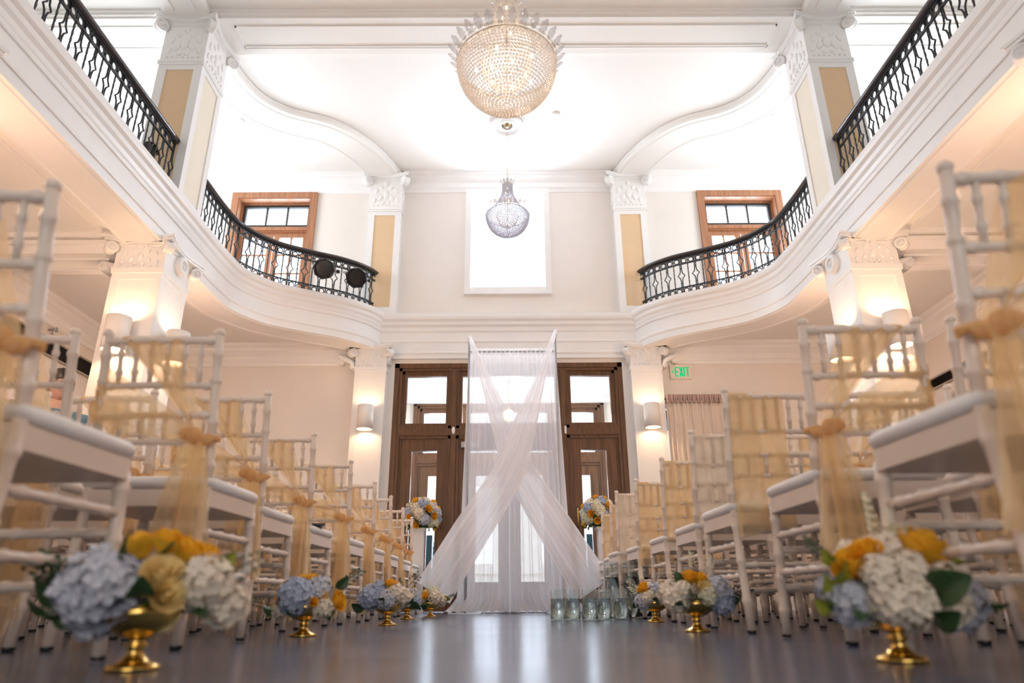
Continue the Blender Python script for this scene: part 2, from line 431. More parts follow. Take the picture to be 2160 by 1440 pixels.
# ------------------------------------------------------------------ columns
def capital(mb, x0, x1, y0, y1, z0, z1, vol=.07, bare=None):
    cx, cy = (x0+x1)/2, (y0+y1)/2; hx, hy = (x1-x0)/2, (y1-y0)/2; H = z1-z0
    mb.box((x0-.012, y0-.012, z0), (x1+.012, y1+.012, z0+.025))
    mb.box((x0, y0, z0), (x1, y1, z1-.03))
    # flared bell under the abacus
    za, zb = z1-.16*H-.02, z1-.045
    mb.v += []
    for k in range(4):
        t0, t1 = k/4, (k+1)/4; e0, e1 = .035*t0*t0, .035*t1*t1
        mb.box((x0-e1, y0-e1, za+(zb-za)*t0), (x1+e1, y1+e1, za+(zb-za)*t1))
    # abacus with hollow sides
    def abacus(ext, z_a, z_b):
        P = []
        C = [(-1,-1),(1,-1),(1,1),(-1,1)]
        for k in range(4):
            a, c = C[k], C[(k+1) % 4]
            for j in range(10):
                t = j/10; w = ext*(.35+.65*abs(2*t-1)**2)
                x = a[0]+(c[0]-a[0])*t; y = a[1]+(c[1]-a[1])*t
                P.append((cx + x*(hx+w), cy + y*(hy+w)))
        mb.prism(P, z_a, z_b)
    abacus(.085, z1-.05, z1-.025); abacus(.10, z1-.025, z1)
    # corner volutes
    for sx in (-1, 1):
        for sy in (-1, 1):
            c = Vector((cx+sx*(hx+.035), cy+sy*(hy+.035), z1-.055-vol))
            ang = math.atan2(sy, sx)
            mt = Matrix.Rotation(ang+PI/2, 3, 'Z')
            mb.lathe([(0, -.042), (vol*.30, -.046), (vol*.34, -.036), (vol*.6, -.034), (vol*.66, -.046), (vol, -.042), (vol*1.0, -.02), (vol*.9, 0), (vol, .02), (vol, .042), (vol*.66, .046), (vol*.6, .034), (vol*.34, .036), (vol*.30, .046), (0, .042)], 16, c, axis='X', mtx=mt)
            # stem that rises to the abacus
            mb.tube([c+Vector((-sx*.02, -sy*.02, vol*.8)), c+Vector((-sx*.05, -sy*.05, vol*.95)), Vector((cx+sx*hx*.55, cy+sy*hy, z1-.075)), Vector((cx+sx*hx*.2, cy+sy*hy, z1-.07))], .016, 6)
            mb.tube([c+Vector((-sx*.05, -sy*.05, vol*.95)), Vector((cx+sx*hx, cy+sy*hy*.55, z1-.075)), Vector((cx+sx*hx, cy+sy*hy*.2, z1-.07))], .016, 6)
    # carved leaves on each face
    for (px, py, nx, ny, ln) in ((cx, y0, 0, -1, hx), (cx, y1, 0, 1, hx), (x0, cy, -1, 0, hy), (x1, cy, 1, 0, hy)):
        tx, ty = -ny, nx
        if bare == nx: continue
        for (u, zf, rw, rh, tilt) in ((0, .42, .05, .13, 0), (0, .74, .035, .07, 0), (-.35, .34, .035, .10, .5), (.35, .34, .035, .10, -.5), (-.62, .52, .03, .09, .25), (.62, .52, .03, .09, -.25),
                                (-.3, .62, .028, .06, -.6), (.3, .62, .028, .06, .6), (-.7, .26, .028, .07, .2), (.7, .26, .028, .07, -.2), (-.16, .2, .03, .05, .9), (.16, .2, .03, .05, -.9)):
            mt = Matrix(((tx, nx, 0), (ty, ny, 0), (0, 0, 1))) @ Matrix.Rotation(tilt, 3, 'Y')
            mb.sphere((px+tx*u*ln, py+ty*u*ln, z0+zf*H), (rw*H*1.7, .016, rh*H), 8, 6, mt)
        for k in range(7):
            u = -.72+.24*k
            mb.sphere((px+tx*u*ln, py+ty*u*ln, z0+.12*H), (.016, .012, .016), 6, 4)
def framed(mb, pmb, x0, x1, y0, y1, z0, z1, bw=.085, ins=.014, faces='xXy', top=.09, bot=.14, side=None):
    """shaft of a square pier: corner stiles and rails stand proud of inset panels"""
    mb.box((x0+ins+.004, y0+ins+.004, z0), (x1-ins-.004, y1-ins-.004, z1))
    for xx in (x0, x1-bw): 
        for yy in (y0, y1-bw): mb.box((xx, yy, z0), (xx+bw, yy+bw, z1))
    mb.box((x0+.001, y0+.001, z1-top), (x1-.001, y1-.001, z1)); mb.box((x0+.001, y0+.001, z0), (x1-.001, y1-.001, z0+bot))
    a, b_ = z0+bot, z1-top
    pmb.box((x0+bw, y0+ins-.002, a), (x1-bw, y0+ins+.01, b_)); pmb.box((x0+bw, y1-ins-.01, a), (x1-bw, y1-ins+.002, b_))
    qmb = side or pmb
    qmb.box((x0+ins-.002, y0+bw, a), (x0+ins+.01, y1-bw, b_)); qmb.box((x1-ins-.01, y0+bw, a), (x1-ins+.002, y1-bw, b_))
def bracket(mb, x, y, z, sx, r=.055):
    """side scroll that fills the angle between a lower capital and the beam"""
    pts = [(x+sx*.02, y, z-.20), (x+sx*.05, y, z-.12), (x+sx*.11, y, z-.08), (x+sx*.19, y, z-.05), (x+sx*.24, y, z)]
    for dy in (-.07, -.035, 0, .035, .07): mb.tube([(a, b+dy, c) for a, b, c in pts], [.02, .03, .032, .028, .015], 8)
    mb.lathe([(0, -.08), (r*.4, -.085), (r*.45, -.075), (r*.8, -.075), (r, -.08), (r, .08), (r*.8, .075), (r*.45, .075), (r*.4, .085), (0, .08)], 14, (x+sx*.20, y, z-.075), 'Y')
    mb.lathe([(0, -.07), (r*.6, -.07), (r*.6, .07), (0, .07)], 12, (x+sx*.05, y, z-.17), 'Y')
col_n = [0]
def pier(x0, x1, y0, y1, upper):
    col_n[0] += 1
    x0, x1 = sorted((x0, x1))
    r = empty('column_%d' % col_n[0], ((x0+x1)/2, (y0+y1)/2, 3.7 if upper else 0)); r['kind'] = 'structure'
    T = Matrix.Translation(-r.location)
    a, p_, c, q_ = MB(), MB(), MB(), MB()
    if upper:
        framed(a, p_, x0, x1, y0, y1, 3.70, 5.30, bot=.10, side=q_); a.box((x0-.012, y0-.012, 5.27), (x1+.012, y1+.012, 5.295))
        capital(c, x0, x1, y0, y1, 5.30, 5.875)
    else:
        framed(a, p_, x0, x1, y0, y1, 0, 2.93, bot=.3, bw=.07, ins=.01)
        a.box((x0-.012, y0-.012, 0), (x1+.012, y1+.012, .17)); a.box((x0-.01, y0-.01, 2.90), (x1+.01, y1+.01, 2.93))
        s = -1 if x0 < 0 else 1; capital(c, x0, x1, y0, y1, 2.93, 3.25, .055, -s)
        bracket(c, x1 if s > 0 else x0, (y0+y1)/2, 3.14, s)
        bracket_y = y1
        # rosette on the block below the gallery edge
        xf = x0 if s > 0 else x1
        c.lathe([(0, .04), (.02, .045), (.024, .03), (.045, .03), (.05, .05), (.09, .045), (.095, 0)], 18, (xf, (y0+y1)/2+.03, 3.10), 'X', mtx=Matrix.Scale(-s, 3, (1, 0, 0)))
    for mb, nm, m_ in ((a, 'shaft', 'white'), (p_, 'panel', 'tan' if upper else 'white'), (c, 'capital', 'white'), (q_, 'panel', 'cream')):
        if not mb.v: continue
        o = mb.build(nm, m_, r); o.data.transform(T)
    return r
for s in (-1, 1):
    for y0, y1 in ((5.53, 6.02), (2.66, 3.15)):
        pier(s*3.56, s*3.11, y0, y1, True); pier(s*3.56, s*3.11, y0, y1, False)
    pier(s*1.96, s*1.50, WY-.14, WY+.02, True); pier(s*1.98, s*1.58, WY-.14, WY+.02, False)

# ------------------------------------------------------------------ railings
def ring_mb(r, t):
    b = MB(); b.grid(lambda u, v: ((r+t*math.cos(2*PI*v))*math.cos(2*PI*u), t*.8*math.sin(2*PI*v), (r+t*math.cos(2*PI*v))*math.sin(2*PI*u)), 14, 6, closeu=True); return b
def twisted_mb():
    b = MB(); b.tube([(0, 0, z*.52/26) for z in range(27)], .0082, 4, twist=.5, smooth=False); return b
def star_mb():
    b = MB()
    P = [(.009, 0), (.009, .13), (.009, .185), (.017, .225), (.045, .26), (.017, .295), (.009, .335), (.009, .39), (.009, .52)]
    for s in (-1, 1): b.tube([(s*x, 0, z) for x, z in P], .0074, 6)
    for z in (.155, .365): b.box((-.014, -.006, z-.006), (.014, .006, z+.006))
    return b
ring_me = ring_mb(.031, .007).mesh('ring', 'iron'); tw_me = twisted_mb().mesh('baluster', 'iron'); st_me = star_mb().mesh('baluster', 'iron')
def railing(path, s, label):
    z0 = 3.765
    pts = resample(path, .094)
    root = empty('balcony_railing', (s*-pts[0][0].x, pts[0][0].y, 3.72)); tag(root, label, 'railing')
    L = root.location
    def loc(p, z): return (-s*p.x-L.x, p.y-L.y, z-L.z)
    path3 = lambda z: [loc(p, z) for p, d in pts]
    hb = MB(); hp = [(-s*p.x-L.x, p.y-L.y) for p, d in pts]
    hb.sweep(hp, [(-.038, 4.300-L.z), (-.045, 4.318-L.z), (-.034, 4.335-L.z), (0, 4.342-L.z), (.034, 4.335-L.z), (.045, 4.318-L.z), (.038, 4.300-L.z), (.02, 4.285-L.z), (-.02, 4.285-L.z)], smooth=True, closed_prof=True)
    e0 = Vector((hp[-1][0], hp[-1][1], 4.315-L.z)); hb.sphere(e0, (.045, .045, .03), 10, 6)
    e0 = Vector((hp[0][0], hp[0][1], 4.315-L.z)); hb.sphere(e0, (.045, .045, .03), 10, 6)
    hb.build('handrail', 'rail', root)
    for z, h in ((4.276, .012), (4.192, .014), (3.858, .014), (3.765, .03)):
        b = MB(); b.sweep(hp, [(-.011, z-L.z-h/2), (.011, z-L.z-h/2), (.011, z-L.z+h/2), (-.011, z-L.z+h/2)], closed_prof=True); b.build('rail_bar', 'iron', root)
    for k, (p, d) in enumerate(pts):
        ang = math.atan2(d.y, -s*d.x)
        me = st_me if k % 2 else tw_me
        o = bpy.data.objects.new('baluster', me); COL.objects.link(o); o.parent = root
        o.location = loc(p, z0); o.rotation_euler = (0, 0, ang)
        if k < len(pts)-1:
            p2 = (p+pts[k+1][0])/2
            for z in (4.234, 3.812):
                o = bpy.data.objects.new('ring', ring_me); COL.objects.link(o); o.parent = root
                o.location = loc(p2, z); o.rotation_euler = (0, 0, ang)
    for k in range(4, len(pts)-1, 8):
        p, d = pts[k]; b = MB(); b.box((-.01, -.01, 0), (.01, .01, .05)); o = b.build('foot', 'iron', root); o.location = loc(p, 3.718)
    return root
RE = [p for p in offset(EDGE, -.075)]
curve = [p for p in RE if p[1] > 6.06 and p[1] < 8.42]; curve = [(curve[0][0], 6.05)] + curve
straight = [(-3.215, 3.18), (-3.215, 5.50)]
railing(straight, 1, 'straight black iron balcony railing along the gallery above the grille wall')
railing(straight, -1, 'straight black iron balcony railing along the gallery above the EXIT sign side')
railing(curve, 1, 'curved black iron balcony railing with two stage spotlights hung on it')
railing(curve, -1, 'curved black iron balcony railing without spotlights, above the EXIT sign')

# ------------------------------------------------------------------ doors and windows
def frame_rect(mb, x0, x1, z0, z1, w_, y0, y1, bottom=True, wt=None, wb=None):
    mb.box((x0, y0, z0), (x0+w_, y1, z1)); mb.box((x1-w_, y0, z0), (x1, y1, z1))
    mb.box((x0+w_, y0, z1-(wt or w_)), (x1-w_, y1, z1))
    if bottom: mb.box((x0+w_, y0, z0), (x1-w_, y1, z0+(wb or w_)))
def door_screen(n, y):
    r = empty('door_%d' % n, (0, y, 0)); r['kind'] = 'structure'
    b = MB()
    # outer casing with a stepped profile
    for (w_, ya, yb) in ((.06, -.035, .10), (.10, -.02, .10), (.135, .01, .10)):
        b.box((-1.49, ya, 0), (-1.49+w_, yb, 3.05)); b.box((1.49-w_, ya, 0), (1.49, yb, 3.05)); b.box((-1.49, ya, 3.05-w_), (1.49, yb, 3.05))
    # mullions and transom rail
    for s in (-1, 1):
        b.box((s*.775, -.01, 0), (s*.635, .09, 2.95)); b.box((s*.735, -.03, 0), (s*.675, .09, 2.95))
    b.box((-1.4, -.01, 2.05), (1.4, .09, 2.22)); b.box((-1.4, -.025, 2.09), (1.4, .09, 2.18))
    b.build('door_frame', 'wood', r)
    for (xa, xb) in ((-1.36, -.775), (-.635, .635), (.775, 1.36)):
        t = MB(); frame_rect(t, xa, xb, 2.22, 2.92, .035, .015, .075); o = t.build('transom_sash', 'wood', r)
        MB().box((xa+.035, .04, 2.255), (xb-.035, .05, 2.885)).build('glass_pane', 'pane', o)
    for (xa, xb) in ((-1.36, -.775), (-.635, -.003), (.003, .635), (.775, 1.36)):
        t = MB(); frame_rect(t, xa, xb, .012, 2.05, .125, .01, .065, wt=.15, wb=.32)
        frame_rect(t, xa+.11, xb-.11, .30, 1.92, .022, .003, .072)
        o = t.build('door_leaf', 'wood', r)
        MB().box((xa+.125, .033, .33), (xb-.125, .041, 1.9)).build('glass_pane', 'pane', o)
        h = MB(); xx = xb-.06 if xa < 0 else xa+.06
        h.tube([(xx, .0, .95), (xx, -.035, .97), (xx, -.035, 1.17), (xx, 0, 1.19)], .009, 8); h.build('handle', 'gold', o)
    return r
d1 = door_screen(1, WY+.04)
c = MB(); c.box((-.60, -.055, 1.93), (-.36, -.0, 2.0)); c.build('door_closer', 'grey', d1)
door_screen(2, 10.40)
# the porch between the two screens
struct(MB().box((-1.75, WY+WT, 0), (-1.62, 10.40, 3.2)), 'wall_porch_left', 'white'); struct(MB().box((1.62, WY+WT, 0), (1.75, 10.40, 3.2)), 'wall_porch_right', 'white')
b = MB(); b.box((-1.75, WY+WT, 3.12), (1.75, 10.55, 3.25)); b.box((-1.62, 10.3, 3.02), (1.62, 10.4, 3.12)); struct(b, 'ceiling_porch', 'white')
struct(wall_holes(MB(), 'Y', 10.40, 10.55, -4, 4, 0, 3.4, [(-1.49, 1.49, 0, 3.05)]), 'wall_porch_far', 'stone')
r = empty('porch_lamp', (0, 9.5, 3.12)); tag(r, 'small round porch lamp glowing through the sheer drape', 'ceiling lamp')
MB().tube([(0, 0, 0), (0, 0, -.45)], .008, 8).build('stem', 'gold', r); MB().sphere((0, 0, -.52), .085, 16, 10).build('globe', 'bulb', r)
l = bpy.data.lights.new('porch_light', 'POINT'); l.energy = 60; l.color = (1, .97, .94); l.shadow_soft_size = .1
o = bpy.data.objects.new('porch_light', l); COL.objects.link(o); o.location = (0, 9.5, 2.45)
struct(MB().box((-14, 10.55, -.2), (14, 26, -.02)), 'ground', 'pave')
# street front beyond the porch
b = wall_holes(MB(), 'Y', 22, 22.4, -12, 12, -.02, 9, [(x, x+1.1, 1.2, 3.6) for x in (-7, -4, -1.6, 1, 3.6, 6)])
for z in (.9, 4.2, 7.6): b.box((-12, 21.9, z), (12, 22, z+.18))
o = b.build('street_building', 'stone'); tag(o, 'pale stone building across the street seen through the doors', 'building')
def porch_rail(s, label):
    r = empty('porch_railing', (s*1.22, 10.75, 0)); tag(r, label, 'railing')
    MB().box((-.035, 0, .92), (.035, 1.9, 1.0)).build('rail_bar', 'teal', r); MB().box((-.03, 0, .10), (.03, 1.9, .16)).build('rail_bar', 'teal', r); MB().box((-.03, 0, .50), (.03, 1.9, .55)).build('rail_bar', 'teal', r)
    MB().box((-.055, -.055, -.02), (.055, .055, 1.06)).build('post', 'teal', r); MB().box((-.055, 1.845, -.02), (.055, 1.955, 1.06)).build('post', 'teal', r)
    for k in range(12):
        b = MB(); y = .14+.148*k
        b.tube([(0, y-.03, .55), (0, y-.03, .72), (0, y, .84), (0, y+.03, .72), (0, y+.03, .55)], .013, 6); b.tube([(0, y-.05, .92), (0, y, .84), (0, y+.05, .92)], .012, 6)
        b.tube([(0, y, .16), (0, y, .50)], [.012, .012], 6); b.sphere((0, y, .33), (.02, .03, .05), 8, 6)
        b.build('baluster', 'teal', r)
porch_rail(-1, 'teal cast iron porch railing seen through the door on the spotlight side'); porch_rail(1, 'teal cast iron porch railing seen through the door on the EXIT sign side')

# the tall white window of the far wall
r = empty('window_1', (0, WY, 4.06)); r['kind'] = 'structure'
b = MB(); frame_rect(b, -.60, .60, -.0, 1.66, .08, -.03, .0); frame_rect(b, -.545, .545, 0, 1.60, .03, -.045, 0); frame_rect(b, -.52, .52, 0, 1.56, .05, .12, .18); b.box((-.60, -.05, -.03), (.60, .14, .0)); b.build('window_frame', 'white', r)
for x in (-.24, 0, .24):
    MB().box((x-.009, .135, .05), (x+.009, .165, 1.51)).build('mullion', 'white', r)
MB().box((-.47, .146, .05), (.47, .154, 1.51)).build('glass_pane', 'pane', r)
# gallery french windows
def french(n, s):
    xc = s*(GX0+GX1)/2; hw = (GX1-GX0)/2; r = empty('window_%d' % n, (xc, WY, 3.70)); r['kind'] = 'structure'; H = GZ1-3.70
    b = MB()
    frame_rect(b, -hw-.06, hw+.06, 0, H+.06, .09, -.045, .01, bottom=False); frame_rect(b, -hw-.02, hw+.02, 0, H+.02, .06, -.03, .05, bottom=False)
    frame_rect(b, -hw, hw, 0, H, .035, .0, .20, bottom=False); frame_rect(b, -hw+.03, hw-.03, 0, H-.03, .03, .10, .2, bottom=False)
    b.box((-hw, .09, 1.38), (hw, .2, 1.47)); b.box((-hw, .06, 1.40), (hw, .2, 1.44)); b.build('window_frame', 'wood2', r)
    t = MB(); frame_rect(t, -hw+.055, hw-.055, 1.47, H-.05, .045, .12, .17); 
    w3 = (2*hw-.2)/3
    for k in (1, 2): x = -hw+.10+w3*k; t.box((x-.011, .13, 1.5), (x+.011, .16, H-.09))
    o = t.build('transom_sash', 'dark', r); MB().box((-hw+.09, .141, 1.50), (hw-.09, .149, H-.09)).build('glass_pane', 'pane', o)
    for xa, xb in ((-hw+.055, -.006), (.006, hw-.055)):
        t = MB(); frame_rect(t, xa, xb, .01, 1.38, .075, .12, .17, wb=.16)
        x = (xa+xb)/2; t.box((x-.011, .13, .15), (x+.011, .16, 1.32))
        for z in (.45, .74, 1.03): t.box((xa+.07, .13, z-.011), (xb-.07, .16, z+.011))
        o = t.build('window_leaf', 'wood2', r); MB().box((xa+.07, .141, .15), (xb-.07, .149, 1.32)).build('glass_pane', 'pane', o)
french(2, -1); french(3, 1)
# curtained window by the exit sign
r = empty('window_4', (2.45, WY, .85)); r['kind'] = 'structure'
b = MB(); frame_rect(b, -.55, .55, 0, 1.65, .05, .08, .14); b.box((-.55, .08, .80), (.55, .14, .85)); b.box((-.015, .08, 0), (.015, .14, 1.65)); b.box((-.6, -.04, -.03), (.6, .1, 0)); b.build('window_frame', 'white', r)
MB().box((-.50, .105, .05), (.50, .112, 1.60)).build('glass_pane', 'pane', r)
o = MB().box((1.95, 8.752, 2.34), (3.4, 9.4, 2.46)).build('awning', 'blue'); tag(o, 'blue awning outside the curtained window beneath the EXIT sign', 'awning')
def gather(mb, x0, x1, y, z0, z1, folds, amp, ph=0, rng=None, nz=14, flare=0):
    ks = [rng.uniform(.6, 1.4) for _ in range(7)]
    def fn(u, v):
        z = z0+(z1-z0)*v; x = x0+(x1-x0)*u + flare*(u-.5)*(1-v)
        a = amp*(.75+.5*(1-v))
        ww = math.sin(2*PI*folds*u*1.0+ph+.7*math.sin(5*u*ks[0])+.5*(1-v)*math.sin(9*u*ks[1])) + .45*math.sin(2*PI*folds*.53*u+ks[2]*3+v*.6)
        return (x, y+a*ww, z)
    mb.grid(fn, int(folds*10), nz); return mb
rng = random.Random(3)
o = MB(); gather(o, 2.0, 3.02, WY-.10, .75, 2.49, 17, .020, 0, rng); r = empty('window_curtain', (0, 0, 0)); tag(r, 'gathered beige curtain hanging beneath the EXIT sign', 'curtain')
o.build('panel', 'linen', r); b = MB(); gather(b, 2.0, 3.02, WY-.125, 2.46, 2.57, 34, .016, 0, rng, 4); b.build('heading', 'linen2', r)
r.location = (0, 0, 0)
b = MB(); b.tube([(1.90, WY-.10, 2.515), (3.10, WY-.10, 2.515)], .011, 8); b.sphere((1.89, WY-.10, 2.515), .022, 10, 6); b.sphere((3.11, WY-.10, 2.515), .022, 10, 6)
for x in (1.95, 3.06): b.box((x-.01, WY-.10, 2.505), (x+.01, WY, 2.525))
o = b.build('curtain_rod', 'black'); tag(o, 'thin black rod carrying the beige curtain beneath the EXIT sign', 'curtain rod')

# ------------------------------------------------------------------ wall fittings
def sconce(x, y, z, nx, ny, label, power=16, group=None):
    r = empty('wall_sconce', (x+nx*.115, y+ny*.115, z)); tag(r, label, 'wall lamp', group)
    b = MB(); b.lathe([(.1, -.15), (.1, .15), (.094, .15), (.094, -.15), (.1, -.15)], 28); b.build('shade', 'shade', r)
    b = MB(); b.box((-.03-.085*abs(nx), -.03-.085*abs(ny), -.03), (.03+.085*abs(nx), .03+.085*abs(ny), .03))
    b = MB(); e = .114
    b.tube([(-nx*e, -ny*e, 0), (-nx*.09, -ny*.09, 0)], .04, 12); b.tube([(-nx*.095, -ny*.095, 0), (0, 0, 0)], .008, 6); b.build('bracket', 'shade', r)
    b = MB(); b.sphere((0, 0, 0), (.022, .022, .05), 10, 8); b.build('bulb', 'bulb', r)
    for dz in (.085, -.085):
        l = bpy.data.lights.new('sconce_light', 'POINT'); l.energy = power/2; l.color = (1, .64, .36); l.shadow_soft_size = .03
        o = bpy.data.objects.new('sconce_light', l); COL.objects.link(o); o.parent = r; o.location = (0, 0, dz)
SP = 13
sconce(-3.335, 5.53, 2.27, 0, -1, 'white cylinder sconce on the column face beside the person', SP)
sconce(-3.11, 5.78, 2.27, 1, 0, 'white cylinder sconce on the aisle face of the column near the grille', SP*.6)
sconce(3.335, 5.53, 2.27, 0, -1, 'white cylinder sconce on the front face of the EXIT side column', SP)
sconce(3.11, 5.78, 2.27, -1, 0, 'white cylinder sconce on the aisle face of the EXIT side column', SP*.6)
sconce(-1.78, WY-.14, 2.26, 0, -1, 'white cylinder sconce on the door pilaster below the two spotlights', SP*.55)
sconce(1.78, WY-.14, 2.26, 0, -1, 'white cylinder sconce on the door pilaster beside the EXIT sign', SP*.55)
for s in (-1, 1):
    for (x, y, nx, ny) in ((3.335, 2.66, 0, -1), (3.56, 2.9, 1, 0), (3.335, 3.15, 0, 1), (3.335, 6.02, 0, 1)):
        l = bpy.data.lights.new('gallery_lamp', 'POINT'); l.energy = 21; l.color = (1, .62, .40); l.shadow_soft_size = .08
        o = bpy.data.objects.new('gallery_lamp', l); COL.objects.link(o); o.location = (s*(x+nx*.16), y+ny*.16, 2.3)

def grille(s, y0, y1, z0, z1, label):
    r = empty('air_grille', (s*SX, (y0+y1)/2, (z0+z1)/2)); tag(r, label, 'air vent'); hy = (y1-y0)/2; hz = (z1-z0)/2
    b = MB()
    for a, c in (((-hy, -hz), (hy, -hz+.02)), ((-hy, hz-.02), (hy, hz)), ((-hy, -hz), (-hy+.02, hz)), ((hy-.02, -hz), (hy, hz))): b.box((-s*.0, a[0], a[1]), (-s*.03, c[0], c[1]))
    b.build('frame', 'frame_grey', r)
    MB().box((0, -hy+.02, -hz+.02), (-s*.006, hy-.02, hz-.02)).build('backing', 'dark', r)
    b = MB(); n = 10
    for k in range(n):
        z = -hz+.02+(2*hz-.04)*(k+.5)/n; b.quad((-s*.004, -hy+.02, z+.006), (-s*.022, -hy+.02, z-.004), (-s*.022, hy-.02, z-.004), (-s*.004, hy-.02, z+.006))
    b.build('slats', 'dark', r)
grille(-1, 5.2, 8.0, 2.68, 2.88, 'long dark air grille high on the wall behind the person')
grille(1, 6.6, 8.0, 2.44, 2.58, 'long air grille high on the wall of the EXIT side')

r = empty('exit_sign', (2.25, WY, 2.90)); tag(r, 'EXIT sign with green letters above the beige curtain', 'exit sign')
MB().box((-.135, -.035, -.09), (.135, 0, .09)).build('sign_case', 'sign', r)
b = MB(); frame_rect(b, -.14, .14, -.095, .095, .008, -.038, -.0); b.build('sign_rim', 'sign', r)
b = MB(); ya, yb, hh, st = -.040, -.034, .064, .0135
def diag(xa, za, xb, zb):
    w_ = st*.62
    for y in (ya, yb): b.quad((xa-w_, y, za), (xa+w_, y, za), (xb+w_, y, zb), (xb-w_, y, zb))
    b.quad((xa-w_, ya, za), (xb-w_, ya, zb), (xb-w_, yb, zb), (xa-w_, yb, za)); b.quad((xa+w_, ya, za), (xb+w_, ya, zb), (xb+w_, yb, zb), (xa+w_, yb, za))
x = -.078; b.box((x, ya, -hh), (x+st, yb, hh))
for z in (-hh, -st/2, hh-st): b.box((x, ya, z), (x+.043, yb, z+st))
x = -.020; diag(x+.006, -hh, x+.042, hh); diag(x+.042, -hh, x+.006, hh)
x = .038; b.box((x, ya, -hh), (x+st, yb, hh))
x = .062; b.box((x, ya, hh-st), (x+.05, yb, hh)); b.box((x+.025-st/2, ya, -hh), (x+.025+st/2, yb, hh))
b.build('lettering', 'green', r)
b = MB(); b.tube([(-.098, -.037, .018), (-.118, -.037, 0), (-.098, -.037, -.018)], .005, 6); b.build('arrow', 'green', r)

b = MB(); b.sphere((0, 0, 0), (.022, .012, .05), 12, 8); b.sphere((0, -.008, -.01), (.010, .01, .012), 8, 6); o = b.build('door_sensor', 'white'); o.location = (-.705, WY+.01, 2.15); tag(o, 'small white oval door sensor on the oak transom rail', 'sensor')
b = MB(); b.box((-.012, -.012, -.05), (.012, .006, .05)); o = b.build('door_contact', 'white'); o.location = (.72, WY+.01, 2.15); tag(o, 'slim white door contact strip on the oak transom rail', 'sensor')
b = MB(); b.tube([(0, 0, 0), (.05, 0, .0), (.07, 0, .01)], .012, 8); b.lathe([(0, 0), (.03, .004), (.03, .012), (0, .016)], 12, (.075, 0, 0), 'X'); b.tube([(.05, 0, 0), (.05, 0, -.05)], .006, 6); b.lathe([(0,-.055),(.018,-.052),(.018,-.048),(0,-.046)], 10, (.05,0,0)); o = b.build('fire_sprinkler', 'grey'); o.location = (-SX, 7.05, 2.97); tag(o, 'small sprinkler head on the wall above the dark air grille', 'sprinkler')
for (x, y, lab) in ((-3.45, 7.25, 'round white ceiling cap above the spotlight side gallery'), (.62, 7.15, 'round white ceiling cap beside the ceiling medallion'), (3.45, 7.2, 'round white ceiling cap above the EXIT side gallery')):
    b = MB(); b.lathe([(0, -.025), (.05, -.024), (.055, -.018), (.055, -.008), (.04, -.006), (.04, 0)], 24); o = b.build('sprinkler_cover', 'white'); o.location = (x, y, ZC); tag(o, lab, 'ceiling cap')

# ------------------------------------------------------------------ stage spotlights
def spot(loc, rot, label, cat='spotlight', size=1.0):
    r = empty('stage_spotlight', loc); r.rotation_euler = rot; r.scale = (size,)*3; tag(r, label, cat)
    b = MB(); b.lathe([(0, .0), (.06, 0), (.085, -.02), (.10, -.10), (.115, -.12), (.125, -.16), (.13, -.17), (.13, -.21), (.112, -.21), (.105, -.17)], 8, (0, 0, 0), 'Z', smooth=False); hs_ = b.build('housing', 'black', r)
    b = MB(); b.lathe([(0, -.185), (.05, -.187), (.106, -.18)], 16); b.build('lens', 'black', hs_)
    b = MB(); b.lathe([(0, .012), (.05, .01), (.075, -.005), (.09, -.03), (.07, -.03)], 12); b.build('rear_cap', 'grey', hs_)
    b = MB(); b.tube([(.115, 0, -.11), (.165, 0, -.06), (.15, .02, .08), (0, .05, .13), (-.15, .02, .08), (-.165, 0, -.06), (-.115, 0, -.11)], .016, 8); yk = b.build('yoke', 'grey', r)
    for s in (-1, 1):
        b = MB(); b.lathe([(0, 0), (.02, 0), (.02, .03), (0, .03)], 10, (s*.14, 0, -.095), 'X'); b.build('knob', 'black', yk)
    b = MB(); b.box((-.02, -.02, .12), (.02, .02, .17)); b.tube([(0, -.03, .19), (0, .03, .19)], .03, 10); b.build('clamp', 'black', r)
spot((-2.23, 7.52, 3.95), (R_(-62), R_(8), R_(12)), 'black stage spotlight on the curved railing, the one hung closer to the french window')
spot((-1.88, 7.68, 3.93), (R_(-55), R_(12), R_(18)), 'black stage spotlight on the curved railing, the one hung closer to the pilaster')
spot((-3.34, 5.28, 4.04), (R_(-70), R_(0), R_(50)), 'small stage lamp standing behind the straight railing next to the column', size=.55)

# ------------------------------------------------------------------ chandeliers
ICO = bmesh.new(); bmesh.ops.create_icosphere(ICO, subdivisions=1, radius=1)
ICO.verts.ensure_lookup_table(); IV = [v.co.copy() for v in ICO.verts]; IF = [tuple(v.index for v in f.verts) for f in ICO.faces]; ICO.free()
def bead(mb, c, r, rz=None):
    i = len(mb.v); mb.v += [(c[0]+v.x*r, c[1]+v.y*r, c[2]+v.z*(rz or r)) for v in IV]
    mb.f += [tuple(i+k for k in f) for f in IF]; mb.s += [False]*len(IF)
def beads_mesh(mb, name, m_, parent):
    me = bpy.data.meshes.new(name); me.from_pydata(mb.v, [], mb.f); me.materials.append(M[m_])
    o = bpy.data.objects.new(name, me); COL.objects.link(o); o.parent = parent; return o
def leaf_mb(L=.105, W=.033):
    b = MB()
    for s in (1,):
        b.grid(lambda u, v: (W*(2*u-1)*math.sin(PI*min(1, .12+.88*v))**.7*(1+.18*math.sin(v*22)), -.10*L*(1-(2*u-1)**2)+.25*L*v*v, L*v), 6, 10)
    b2 = MB(); b2.v = b.v[:]; b2.f = b.f[:]; b2.s = [False]*len(b.f); return b2
leaf_me = leaf_mb().mesh('crystal_leaf', 'crystal_leaf')
